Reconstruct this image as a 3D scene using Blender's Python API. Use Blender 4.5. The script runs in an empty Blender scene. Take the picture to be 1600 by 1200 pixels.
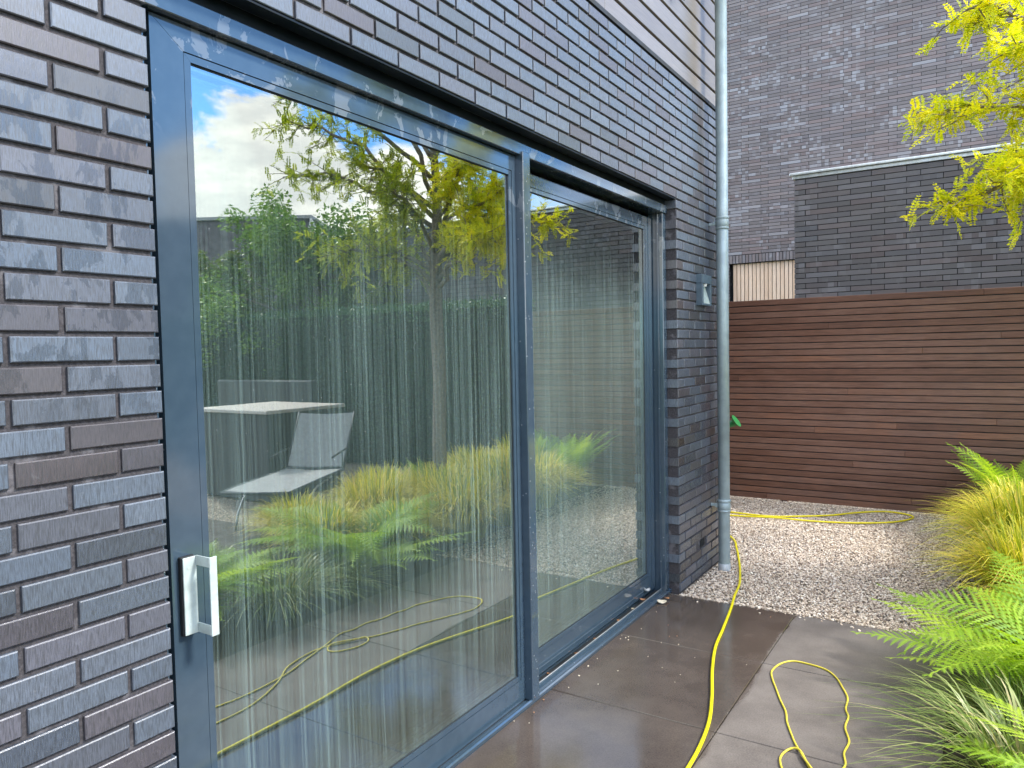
import bpy, math, random
import numpy as np
from mathutils import Matrix, Vector

random.seed(7)
rng = np.random.default_rng(7)
C = bpy.context.scene.collection
R = math.radians

# ------------------------------------------------------------------ camera
cam_d = bpy.data.cameras.new('camera')
cam = bpy.data.objects.new('camera', cam_d)
C.objects.link(cam)
cam_d.sensor_width = 36.0
cam_d.lens = 36.0 * 1156.3 / 1600.0
cam_d.clip_start = 0.05
cam_d.clip_end = 500
cr = Vector((0.84461269, 0.53501006, -0.01984045))
cu = Vector((-0.0073704, 0.04867484, 0.99878748))
cf = Vector((-0.53532708, 0.84344235, -0.04505462))
CAM = Vector((1.6327, 0.0, 1.5836))
m = Matrix((cr, cu, -cf)).transposed().to_4x4()
m.translation = CAM
cam.matrix_world = m
bpy.context.scene.camera = cam

# ------------------------------------------------------------------ light
SUN_EL, SUN_AZ = 45.0, 20.0           # azimuth: degrees from +X towards +Y
sd = Vector((math.cos(R(SUN_EL)) * math.cos(R(SUN_AZ)), math.cos(R(SUN_EL)) * math.sin(R(SUN_AZ)), math.sin(R(SUN_EL))))
sun_d = bpy.data.lights.new('sun', 'SUN')
sun_d.energy = 2.8
sun_d.angle = R(9.0)      # sun behind thin cloud
sun_d.color = (1.0, 0.95, 0.87)
sun = bpy.data.objects.new('sun', sun_d)
C.objects.link(sun)
sun.rotation_euler = sd.to_track_quat('Z', 'Y').to_euler()
sun.location = (8, 4, 12)

world = bpy.data.worlds.new('World')
bpy.context.scene.world = world
world.use_nodes = True
wt = world.node_tree
wt.nodes.clear()


class G:
    """small node-graph helper"""
    def __init__(s, tree):
        s.t = tree

    def n(s, typ, ins=None, **kw):
        nd = s.t.nodes.new(typ)
        for k, v in kw.items():
            setattr(nd, k, v)
        for k, v in (ins or {}).items():
            sk = nd.inputs[k]
            if isinstance(v, bpy.types.NodeSocket):
                s.t.links.new(v, sk)
            else:
                sk.default_value = v
        return nd

    def math(s, op, a, b=0.0, c=None, clamp=False):
        d = {0: a, 1: b}
        if c is not None:
            d[2] = c
        nd = s.n('ShaderNodeMath', d, operation=op)
        nd.use_clamp = clamp
        return nd.outputs[0]

    def vmath(s, op, a, b=(0, 0, 0)):
        nd = s.n('ShaderNodeVectorMath', {0: a, 1: b}, operation=op)
        return nd

    def rng(s, v, a, b, c=0.0, d=1.0, smooth=True):
        nd = s.n('ShaderNodeMapRange', {0: v, 1: a, 2: b, 3: c, 4: d})
        nd.interpolation_type = 'SMOOTHSTEP' if smooth else 'LINEAR'
        return nd.outputs[0]

    def mix(s, f, a, b, mode='MIX'):
        nd = s.n('ShaderNodeMix', data_type='RGBA', blend_type=mode)
        for i, v in ((0, f), (6, a), (7, b)):
            if isinstance(v, bpy.types.NodeSocket):
                s.t.links.new(v, nd.inputs[i])
            else:
                if i and len(v) == 3:
                    v = (*v, 1)
                nd.inputs[i].default_value = v
        return nd.outputs[2]

    def noise(s, vec, scale, detail=3.0, rough=0.5, dist=0.0):
        return s.n('ShaderNodeTexNoise', {'Vector': vec, 'Scale': scale, 'Detail': detail, 'Roughness': rough, 'Distortion': dist}).outputs[0]

    def mapping(s, vec, scale=(1, 1, 1), loc=(0, 0, 0)):
        return s.n('ShaderNodeMapping', {'Vector': vec, 'Scale': scale, 'Location': loc}).outputs[0]

    def ramp(s, fac, stops):
        nd = s.n('ShaderNodeValToRGB', {0: fac})
        e = nd.color_ramp.elements
        while len(e) < len(stops):
            e.new(0.5)
        for q, (p, c) in zip(e, stops):
            q.position = p
            q.color = (*c, 1)
        return nd.outputs[0]


g = G(wt)
sky = g.n('ShaderNodeTexSky', sky_type='NISHITA', sun_disc=False, sun_elevation=R(SUN_EL),
          sun_rotation=R(90 - SUN_AZ), altitude=0, air_density=1.0, dust_density=0.6, ozone_density=1.0)
gen = g.n('ShaderNodeTexCoord').outputs['Generated']
dirn = g.vmath('NORMALIZE', gen).outputs[0]
stretched = g.mapping(dirn, (1, 1, 1.9))
n1 = g.noise(stretched, 2.1, 6, 0.58, 0.3)
n2 = g.noise(stretched, 9.0, 6, 0.62, 0.2)
dt = g.vmath('DOT_PRODUCT', dirn, Vector((0.757, 0.625, 0.188)).normalized()).outputs['Value']
ang = g.math('ARCCOSINE', dt)
angn = g.math('ADD', ang, g.math('MULTIPLY', g.math('SUBTRACT', n2, 0.5), 0.16))
dt2 = g.vmath('DOT_PRODUCT', dirn, Vector((0.635, 0.750, 0.180)).normalized()).outputs['Value']
ang2 = g.math('ADD', g.math('ARCCOSINE', dt2), g.math('MULTIPLY', g.math('SUBTRACT', n2, 0.5), 0.16))
big = g.math('MAXIMUM', g.rng(angn, 0.128, 0.106), g.rng(ang2, 0.10, 0.07))
# keep the patches of blue round the big cloud, other clouds only farther off
away = g.rng(ang, 0.25, 0.5)
gencl = g.math('MULTIPLY', g.rng(n1, 0.44, 0.56), away)
cloud = g.math('MAXIMUM', big, gencl)
shade = g.rng(g.noise(g.mapping(dirn, (1, 1, 2.6)), 6.0, 6, 0.6), 0.36, 0.62, 0.5, 1.0)
ccol = g.mix(shade, (3.4, 3.8, 4.3), (9.6, 9.3, 8.6))
skyb = g.mix(1.0, sky.outputs[0], (0.42, 0.80, 1.25), 'MULTIPLY')
col = g.mix(cloud, skyb, ccol)
hi = g.rng(ang, 0.35, 0.9, 1.0, 1.6)
col = g.mix(1.0, col, g.n('ShaderNodeCombineColor', {0: hi, 1: hi, 2: hi}).outputs[0], 'MULTIPLY')
bg = g.n('ShaderNodeBackground', {'Color': col, 'Strength': 0.14})
out = g.n('ShaderNodeOutputWorld', {'Surface': bg.outputs[0]})

sc = bpy.context.scene
sc.view_settings.view_transform = 'Standard'
sc.view_settings.look = 'None'
sc.view_settings.exposure = 1.1
sc.view_settings.gamma = 1.0
sc.view_settings.use_curve_mapping = False
sc.cycles.max_bounces = 8
sc.cycles.diffuse_bounces = 3
sc.cycles.glossy_bounces = 4
sc.cycles.transparent_max_bounces = 12
sc.cycles.caustics_reflective = False
sc.cycles.caustics_refractive = False
sc.cycles.sample_clamp_indirect = 6.0
sc.cycles.use_denoising = True


# ------------------------------------------------------------------ helpers
def tag(o, label=None, cat=None, group=None, kind=None):
    if label: o['label'] = label
    if cat: o['category'] = cat
    if group: o['group'] = group
    if kind: o['kind'] = kind
    return o


def empty(name, loc=(0, 0, 0), label=None, cat=None, group=None):
    o = bpy.data.objects.new(name, None)
    o.empty_display_size = 0.1
    o.location = loc
    C.objects.link(o)
    return tag(o, label, cat, group)


def new_mesh(name, V, F, mats, smooth=False, attrs=None, midx=None):
    """V (n,3) array, F list of (k,m) int arrays; one polygon size per array"""
    V = np.asarray(V, dtype=np.float32)
    F = [np.asarray(f, dtype=np.int32) for f in (F if isinstance(F, list) else [F])]
    me = bpy.data.meshes.new(name)
    nl = sum(f.size for f in F)
    npoly = sum(len(f) for f in F)
    me.vertices.add(len(V))
    me.vertices.foreach_set('co', V.ravel())
    me.loops.add(nl)
    me.loops.foreach_set('vertex_index', np.concatenate([f.ravel() for f in F]))
    me.polygons.add(npoly)
    tot = np.concatenate([np.full(len(f), f.shape[1], dtype=np.int32) for f in F])
    st = np.concatenate([[0], np.cumsum(tot)[:-1]]).astype(np.int32)
    me.polygons.foreach_set('loop_start', st)
    me.polygons.foreach_set('loop_total', tot)
    for mt in (mats if isinstance(mats, (list, tuple)) else [mats]):
        me.materials.append(mt)
    if midx is not None:
        me.polygons.foreach_set('material_index', np.asarray(midx, dtype=np.int32))
    me.polygons.foreach_set('use_smooth', np.full(npoly, bool(smooth)))
    if attrs:
        for an, (dom, arr) in attrs.items():
            a = me.attributes.new(an, 'FLOAT_VECTOR', dom)
            a.data.foreach_set('vector', np.asarray(arr, dtype=np.float32).ravel())
    me.update(calc_edges=True)
    me.validate()
    return me


def link(name, me, parent=None, loc=None):
    o = bpy.data.objects.new(name, me)
    C.objects.link(o)
    if parent: o.parent = parent
    if loc is not None: o.location = loc
    return o


class MB:
    """collects polygons into one mesh"""
    def __init__(s):
        s.V = []; s.Q = []; s.T = []; s.qm = []; s.tm = []; s.qa = []; s.ta = []; s.n = 0

    def add(s, V, quads=(), tris=(), mi=0, at=(0.5, 0.5, 0.5)):
        V = np.asarray(V, float)
        s.V.append(V)
        for q in quads:
            s.Q.append([i + s.n for i in q]); s.qm.append(mi); s.qa.append(at)
        for t in tris:
            s.T.append([i + s.n for i in t]); s.tm.append(mi); s.ta.append(at)
        s.n += len(V)

    def box(s, x0, x1, y0, y1, z0, z1, mi=0, at=(0.5, 0.5, 0.5)):
        s.add([(x, y, z) for x in (x0, x1) for y in (y0, y1) for z in (z0, z1)],
              [(0, 1, 3, 2), (4, 6, 7, 5), (0, 4, 5, 1), (2, 3, 7, 6), (0, 2, 6, 4), (1, 5, 7, 3)], mi=mi, at=at)

    def cbox(s, x0, x1, y0, y1, z0, z1, b=0.002, mi=0, at=(0.5, 0.5, 0.5)):
        """box with every edge chamfered"""
        P = []
        idx = {}
        def v(p):
            k = tuple(round(c, 6) for c in p)
            if k not in idx:
                idx[k] = len(P); P.append(p)
            return idx[k]
        lo = (x0, y0, z0); hi = (x1, y1, z1)
        Q = []; T = []
        def corner(sx, sy, sz, ax):
            s3 = (sx, sy, sz); p = [0, 0, 0]
            for i in range(3):
                e = hi[i] if s3[i] else lo[i]
                p[i] = e if i == ax else e + (-b if s3[i] else b)
            return v(tuple(p))
        for ax in range(3):
            o1, o2 = [i for i in range(3) if i != ax]
            for sg in (0, 1):
                f = []
                for a, c in ((0, 0), (1, 0), (1, 1), (0, 1)):
                    t = [0, 0, 0]; t[ax] = sg; t[o1] = a; t[o2] = c
                    f.append(corner(*t, ax))
                flip = (sg == 0) != (ax == 1)
                Q.append(tuple(f[::-1]) if flip else tuple(f))
        for ax in range(3):       # edge chamfers, edge along ax
            o1, o2 = [i for i in range(3) if i != ax]
            for a in (0, 1):
                for c in (0, 1):
                    pts = []
                    for e in (0, 1):
                        t = [0, 0, 0]; t[ax] = e; t[o1] = a; t[o2] = c
                        pts.append((corner(*t, o1), corner(*t, o2)))
                    Q.append((pts[0][0], pts[1][0], pts[1][1], pts[0][1]))
        for a in (0, 1):
            for b2 in (0, 1):
                for c in (0, 1):
                    T.append((corner(a, b2, c, 0), corner(a, b2, c, 1), corner(a, b2, c, 2)))
        s.add(P, Q, T, mi=mi, at=at)

    def prism(s, poly, axis, a0, a1, mi=0):
        """polygon (u,v) extruded along axis 0/1/2 from a0 to a1; convex ngon fan caps"""
        n = len(poly)
        def P(u, v, a):
            p = [0, 0, 0]; o = [i for i in range(3) if i != axis]
            p[axis] = a; p[o[0]] = u; p[o[1]] = v
            return p
        V = [P(u, v, a0) for u, v in poly] + [P(u, v, a1) for u, v in poly]
        Q = [(i, (i + 1) % n, n + (i + 1) % n, n + i) for i in range(n)]
        T = [(0, i, i + 1) for i in range(1, n - 1)] + [(n, n + i + 1, n + i) for i in range(1, n - 1)]
        s.add(V, Q, T, mi=mi)

    def tube(s, pts, r, seg=8, mi=0, cap=True):
        pts = [Vector(q) for q in pts]
        rr = r if isinstance(r, (list, tuple)) else [r] * len(pts)
        V = []
        up = Vector((0, 0, 1))
        prev = None
        for i, q in enumerate(pts):
            t = (pts[min(i + 1, len(pts) - 1)] - pts[max(i - 1, 0)]).normalized()
            if prev is None:
                a = t.cross(up)
                if a.length < 0.1: a = t.cross(Vector((1, 0, 0)))
                a.normalize()
            else:
                a = (prev - t * prev.dot(t)).normalized()
            prev = a
            b = t.cross(a)
            for k in range(seg):
                an = 2 * math.pi * k / seg
                V.append(q + (a * math.cos(an) + b * math.sin(an)) * rr[i])
        Q = []
        for i in range(len(pts) - 1):
            for k in range(seg):
                k2 = (k + 1) % seg
                Q.append((i * seg + k, i * seg + k2, (i + 1) * seg + k2, (i + 1) * seg + k))
        T = []
        if cap:
            n = len(V)
            V.append(pts[0]); V.append(pts[-1])
            for k in range(seg):
                k2 = (k + 1) % seg
                T.append((n, k2, k)); T.append((n + 1, (len(pts) - 1) * seg + k, (len(pts) - 1) * seg + k2))
        s.add([tuple(v) for v in V], Q, T, mi=mi)

    def mesh(s, name, mats, smooth=False, fix=True):
        F = []
        if s.Q: F.append(np.array(s.Q))
        if s.T: F.append(np.array(s.T))
        me = new_mesh(name, np.concatenate(s.V), F, mats, smooth,
                      {'rnd': ('FACE', np.array(s.qa + s.ta))}, s.qm + s.tm)
        if fix:
            import bmesh
            bm = bmesh.new(); bm.from_mesh(me)
            bmesh.ops.recalc_face_normals(bm, faces=bm.faces)
            bm.to_mesh(me); bm.free()
        return me

    def obj(s, name, mats, parent=None, smooth=False, loc=None, fix=True):
        return link(name, s.mesh(name, mats, smooth, fix), parent, loc)


def add_parts(root, items):
    pass


# ------------------------------------------------------------------ materials
def mat(name):
    mt = bpy.data.materials.new(name)
    mt.use_nodes = True
    mt.node_tree.nodes.clear()
    return mt, G(mt.node_tree)


def finish(g, shader, disp=None):
    g.n('ShaderNodeOutputMaterial', {'Surface': shader})


def objco(g):
    return g.n('ShaderNodeTexCoord').outputs['Object']


def bump(g, h, strength=0.3, dist=0.002):
    return g.n('ShaderNodeBump', {'Height': h, 'Strength': strength, 'Distance': dist}).outputs[0]


def simple(name, col, rough=0.5, metal=0.0, spec=0.5, var=0.12, scale=30, bumpk=0.0, coat=0.0):
    mt, g = mat(name)
    co = objco(g)
    n = g.noise(co, scale, 4)
    k = g.rng(n, 0.3, 0.7, 1 - var, 1 + var)
    c = g.mix(1.0, (*col, 1), g.n('ShaderNodeCombineColor', {0: k, 1: k, 2: k}).outputs[0], 'MULTIPLY')
    r = g.rng(g.noise(co, scale * 0.35, 3), 0.3, 0.7, rough * 0.8, min(1, rough * 1.2))
    ins = {'Base Color': c, 'Roughness': r, 'Metallic': metal, 'Specular IOR Level': spec, 'Coat Weight': coat}
    if bumpk: ins['Normal'] = bump(g, g.noise(co, scale * 5, 3), bumpk)
    finish(g, g.n('ShaderNodeBsdfPrincipled', ins).outputs[0])
    return mt


def brick_near():
    mt, g = mat('glazed_dark_brick')
    co = objco(g)
    at = g.n('ShaderNodeAttribute', attribute_name='rnd').outputs['Vector']
    sep = g.n('ShaderNodeSeparateXYZ', {0: at})
    base = g.ramp(sep.outputs[0], [(0.0, (0.066, 0.086, 0.116)), (0.38, (0.078, 0.096, 0.122)), (0.62, (0.072, 0.082, 0.104)),
                                   (0.80, (0.072, 0.070, 0.086)), (0.93, (0.056, 0.045, 0.048)), (1.0, (0.046, 0.058, 0.068))])
    # fine upright drag marks of the clay face
    off = g.vmath('SCALE', at).outputs[0]
    off.node.inputs['Scale'].default_value = 13.0
    cc = g.vmath('ADD', co, off).outputs[0]
    drag = g.noise(g.mapping(cc, (1, 1, 0.07)), 620, 3, 0.6)
    speck = g.noise(cc, 900, 2, 0.5)
    k = g.math('ADD', g.rng(drag, 0.34, 0.64, 0.45, 1.3), g.rng(speck, 0.3, 0.75, -0.16, 0.2))
    bright = g.rng(sep.outputs[1], 0, 1, 0.86, 1.14)
    k = g.math('MULTIPLY', k, bright)
    c = g.mix(1.0, base, g.n('ShaderNodeCombineColor', {0: k, 1: k, 2: k}).outputs[0], 'MULTIPLY')
    # wet and dry patches with ragged edges
    wn = g.noise(g.mapping(cc, (1, 1, 0.45)), 13, 5, 0.65, 0.4)
    zz = g.n('ShaderNodeSeparateXYZ', {0: co}).outputs[2]
    yy = g.n('ShaderNodeSeparateXYZ', {0: co}).outputs[1]
    zone = g.math('MULTIPLY', g.math('MULTIPLY', g.rng(zz, 1.35, 1.6), g.rng(zz, 2.3, 2.0)), g.rng(yy, 2.0, 1.2, 0.25, 1.0))
    wet = g.math('MULTIPLY', g.rng(wn, 0.50, 0.53), zone)
    lowwet = g.math('MULTIPLY', g.rng(sep.outputs[2], 0.6, 0.75), g.rng(zz, 1.5, 1.2))
    wet = g.math('MAXIMUM', wet, lowwet)
    # pale lime bloom near bed joints
    bl = g.math('MULTIPLY', g.rng(g.noise(cc, 40, 5, 0.7), 0.62, 0.72), 0.16)
    c = g.mix(bl, c, (0.30, 0.31, 0.33))
    c = g.mix(g.math('MULTIPLY', wet, 0.55), c, g.mix(1.0, c, (0.45, 0.45, 0.47, 1), 'MULTIPLY'))
    rough = g.math('ADD', g.rng(wet, 0, 1, 0.36, 0.22), g.rng(drag, 0.4, 0.6, 0.12, -0.06))
    hgt = g.math('ADD', g.math('MULTIPLY', drag, 0.7), g.math('MULTIPLY', speck, 0.5))
    nb = bump(g, hgt, 0.5, 0.0012)
    finish(g, g.n('ShaderNodeBsdfPrincipled', {'Base Color': c, 'Roughness': rough, 'Specular IOR Level': 1.0, 'Coat Weight': 0.35, 'Coat Roughness': 0.35, 'Normal': nb}).outputs[0])
    return mt


def brick_far(name, tone, contrast):
    mt, g = mat(name)
    co = objco(g)
    at = g.n('ShaderNodeAttribute', attribute_name='rnd').outputs['Vector']
    sep = g.n('ShaderNodeSeparateXYZ', {0: at})
    base = g.ramp(sep.outputs[0], [(0.0, tuple(x * y for x, y in zip(tone, (1, 1, 1.04)))), (0.5, tone),
                                   (0.8, tuple(x * y for x, y in zip(tone, (1.12, 0.98, 0.96)))), (1.0, tuple(x * y for x, y in zip(tone, (0.95, 1.02, 1.1))))])
    k = g.rng(sep.outputs[1], 0, 1, 1 - 0.16, 1.16)
    c = g.mix(1.0, base, g.n('ShaderNodeCombineColor', {0: k, 1: k, 2: k}).outputs[0], 'MULTIPLY')
    # pale blocks on the face of some bricks (glaze patches)
    s3 = g.n('ShaderNodeSeparateXYZ', {0: co})
    cx = g.math('FLOOR', g.math('MULTIPLY', s3.outputs[0], 15.0))
    seed = g.n('ShaderNodeCombineXYZ', {0: cx, 1: g.math('MULTIPLY', sep.outputs[2], 97.0), 2: 0.0}).outputs[0]
    wn = g.n('ShaderNodeTexWhiteNoise', {0: seed}, noise_dimensions='3D').outputs[0]
    zone = g.rng(g.noise(g.mapping(co, (0.7, 1, 1.8)), 1.2, 4, 0.6), 0.42, 0.62)
    f = g.math('MULTIPLY', g.math('MULTIPLY', g.rng(wn, 0.55, 0.95), zone), contrast)
    whole = g.math('MULTIPLY', g.rng(sep.outputs[2], 0.93, 0.99), contrast * 0.75)
    f = g.math('MAXIMUM', f, whole)
    c = g.mix(f, c, (0.33, 0.335, 0.36))
    nb = bump(g, g.noise(co, 160, 3), 0.35, 0.002)
    finish(g, g.n('ShaderNodeBsdfPrincipled', {'Base Color': c, 'Roughness': 0.6, 'Specular IOR Level': 0.4, 'Normal': nb}).outputs[0])
    return mt


def mortar_mat(name, col):
    mt, g = mat(name)
    co = objco(g)
    n = g.noise(co, 120, 5, 0.7)
    c = g.mix(g.rng(n, 0.35, 0.7), tuple(x * 0.6 for x in col), tuple(x * 1.3 for x in col))
    lime = g.math('MULTIPLY', g.rng(g.noise(co, 9, 4, 0.6), 0.56, 0.66), 0.5)
    c = g.mix(lime, c, (0.20, 0.19, 0.20))
    finish(g, g.n('ShaderNodeBsdfPrincipled', {'Base Color': c, 'Roughness': 0.95, 'Normal': bump(g, n, 0.8, 0.003)}).outputs[0])
    return mt


def frame_mat():
    mt, g = mat('blue_grey_coated_aluminium')
    co = objco(g)
    s3 = g.n('ShaderNodeSeparateXYZ', {0: co})
    n = g.noise(co, 25, 4)
    c = g.mix(g.rng(n, 0.3, 0.7), (0.036, 0.060, 0.085), (0.042, 0.068, 0.094))
    # dried water film with ragged outline on the upper members
    w = g.noise(g.mapping(co, (1, 1, 0.8)), 9, 5, 0.6, 0.8)
    hz = g.rng(s3.outputs[2], 2.12, 2.25)
    s_y = g.rng(s3.outputs[1], 2.6, 1.3, 0.0, 0.045)
    film = g.math('MULTIPLY', g.rng(g.math('ADD', w, s_y), 0.575, 0.59), hz)
    c = g.mix(g.math('MULTIPLY', film, 0.16), c, (0.5, 0.52, 0.54))
    dots = g.n('ShaderNodeTexVoronoi', {'Vector': co, 'Scale': 60.0}, feature='F1')
    dsep = g.n('ShaderNodeSeparateColor', {0: dots.outputs['Color']})
    dm = g.math('MULTIPLY', g.math('LESS_THAN', dots.outputs['Distance'], 0.2), g.math('GREATER_THAN', dsep.outputs[0], 0.90))
    c = g.mix(g.math('MULTIPLY', dm, 0.35), c, (0.4, 0.42, 0.43))
    rough = g.math('ADD', g.rng(film, 0, 1, 0.09, 0.18), g.math('MULTIPLY', dm, 0.2))
    nb = bump(g, g.noise(co, 6, 2), 0.05, 0.004)
    finish(g, g.n('ShaderNodeBsdfPrincipled', {'Base Color': c, 'Roughness': rough, 'Specular IOR Level': 0.8,
                                                'Coat Weight': 0.5, 'Coat Roughness': 0.06, 'Normal': nb}).outputs[0])
    return mt


def glass_mat(name, refl, dirt=True):
    """double-glazing leaf: mirror share + tinted see-through + dried streaks and droplets on it"""
    mt, g = mat(name)
    co = objco(g)
    s3 = g.n('ShaderNodeSeparateXYZ', {0: co})
    lw = g.n('ShaderNodeFresnel', {'IOR': 1.5}).outputs[0]
    f = g.math('ADD', g.math('MULTIPLY', lw, 1.6), refl, clamp=True)
    rip = bump(g, g.noise(g.mapping(co, (1, 1, 0.25)), 3.2, 2), 0.02, 0.01)
    gl = g.n('ShaderNodeBsdfGlossy', {'Color': (0.90, 0.96, 0.95, 1), 'Roughness': 0.0, 'Normal': rip})
    tr = g.n('ShaderNodeBsdfTransparent', {'Color': (0.80, 0.88, 0.85, 1)})
    sh = g.n('ShaderNodeMixShader', {0: f, 1: tr.outputs[0], 2: gl.outputs[0]}).outputs[0]
    if dirt:
        wav = g.math('MULTIPLY', g.math('SUBTRACT', g.noise(g.mapping(co, (1, 1, 1.4)), 2.0, 2), 0.5), 0.010)
        y = g.math('ADD', s3.outputs[1], wav)
        v = g.n('ShaderNodeCombineXYZ', {0: 0.0, 1: y, 2: g.math('MULTIPLY', s3.outputs[2], 0.0016)}).outputs[0]
        a = g.noise(v, 230, 4, 0.8)
        b = g.noise(v, 42, 3, 0.6)
        e = g.noise(g.vmath('ADD', v, (0, 7.3, 0)).outputs[0], 520, 2, 0.6)
        thin = g.rng(a, 0.42, 0.64)
        wide = g.rng(b, 0.42, 0.70)
        hair = g.rng(e, 0.56, 0.68)
        # a few long bright runs
        c2 = g.noise(g.vmath('ADD', v, (0, 3.1, 0)).outputs[0], 34, 1, 0.4)
        run = g.rng(g.math('ABSOLUTE', g.math('SUBTRACT', c2, 0.5)), 0.007, 0.001)
        top = g.rng(g.math('ADD', s3.outputs[2], g.math('MULTIPLY', g.noise(v, 60, 2), 0.5)), 2.42, 1.95)
        breakup = g.rng(g.noise(g.mapping(co, (1, 2.5, 0.3)), 3, 3), 0.3, 0.65, 0.55, 1.0)
        st = g.math('ADD', g.math('MULTIPLY', thin, 0.155), g.math('MULTIPLY', wide, 0.065))
        st = g.math('ADD', st, g.math('MULTIPLY', hair, 0.15))
        st = g.math('MULTIPLY', st, breakup)
        st = g.math('ADD', st, g.math('MULTIPLY', run, 0.15))
        st = g.math('MULTIPLY', g.math('MULTIPLY', st, top), g.rng(g.noise(g.mapping(co, (1, 0.9, 0.25)), 2.2, 2), 0.3, 0.7, 0.55, 1.15))
        st = g.math('ADD', st, g.math('MULTIPLY', top, g.rng(s3.outputs[1], 2.82, 2.9, 0.02, 0.075)))
        # droplets
        d1 = g.n('ShaderNodeTexVoronoi', {'Vector': g.mapping(co, (0.01, 1, 0.8)), 'Scale': 170.0, 'Randomness': 1.0}, feature='F1')
        ds = g.n('ShaderNodeSeparateColor', {0: d1.outputs['Color']})
        rad = g.math('MULTIPLY', ds.outputs[1], 0.26)
        dens = g.math('ADD', g.rng(s3.outputs[1], 2.82, 2.9, 0.0, 0.12), g.rng(g.math('ADD', g.noise(co, 1.7, 3), g.math('MULTIPLY', g.math('SUBTRACT', s3.outputs[2], 1.5), 0.16)), 0.38, 0.68, 0.02, 0.22))
        hit = g.math('MULTIPLY', g.math('LESS_THAN', d1.outputs['Distance'], rad), g.math('LESS_THAN', ds.outputs[0], dens))
        hit = g.math('MULTIPLY', hit, g.rng(s3.outputs[2], 0.8, 1.3, 0.25, 1.0))
        dirtf = g.math('MAXIMUM', st, g.math('MULTIPLY', hit, 0.62), clamp=True)
        df = g.n('ShaderNodeBsdfDiffuse', {'Color': g.mix(hit, (0.36, 0.50, 0.47), (0.62, 0.66, 0.64))})
        sh = g.n('ShaderNodeMixShader', {0: dirtf, 1: sh, 2: df.outputs[0]}).outputs[0]
    finish(g, sh)
    return mt


def wood_mat(name, cols, axis, rough=0.55, grain=1.0, coat=0.0, spec=0.5, spots=False):
    mt, g = mat(name)
    co = objco(g)
    at = g.n('ShaderNodeAttribute', attribute_name='rnd').outputs['Vector']
    sep = g.n('ShaderNodeSeparateXYZ', {0: at})
    off = g.vmath('SCALE', at).outputs[0]
    off.node.inputs['Scale'].default_value = 17.0
    cc = g.vmath('ADD', co, off).outputs[0]
    sc3 = [1, 1, 1]; sc3[axis] = 0.05
    gr = g.noise(g.mapping(cc, tuple(sc3)), 130, 5, 0.65, 0.5)
    sc4 = [1, 1, 1]; sc4[axis] = 0.6
    blotch = g.noise(g.mapping(cc, tuple(sc4)), 2.3, 4, 0.6)
    t = g.math('ADD', g.math('MULTIPLY', sep.outputs[0], 0.55), g.math('MULTIPLY', g.rng(blotch, 0.3, 0.7), 0.45))
    base = g.ramp(t, [(i / (len(cols) - 1), c) for i, c in enumerate(cols)])
    k = g.rng(gr, 0.3, 0.7, 1 - 0.28 * grain, 1 + 0.2 * grain)
    c = g.mix(1.0, base, g.n('ShaderNodeCombineColor', {0: k, 1: k, 2: k}).outputs[0], 'MULTIPLY')
    if spots:
        v = g.n('ShaderNodeTexVoronoi', {'Vector': co, 'Scale': 45.0}, feature='F1')
        vs = g.n('ShaderNodeSeparateColor', {0: v.outputs['Color']})
        d = g.math('MULTIPLY', g.math('LESS_THAN', v.outputs['Distance'], 0.16), g.math('GREATER_THAN', vs.outputs[0], 0.75))
        c = g.mix(g.math('MULTIPLY', d, 0.5), c, (0.2, 0.17, 0.15))
    finish(g, g.n('ShaderNodeBsdfPrincipled', {'Base Color': c, 'Roughness': rough, 'Coat Weight': coat, 'Coat Roughness': 0.25,
                                                'Specular IOR Level': spec, 'Normal': bump(g, gr, 0.3, 0.0015)}).outputs[0])
    return mt


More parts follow.
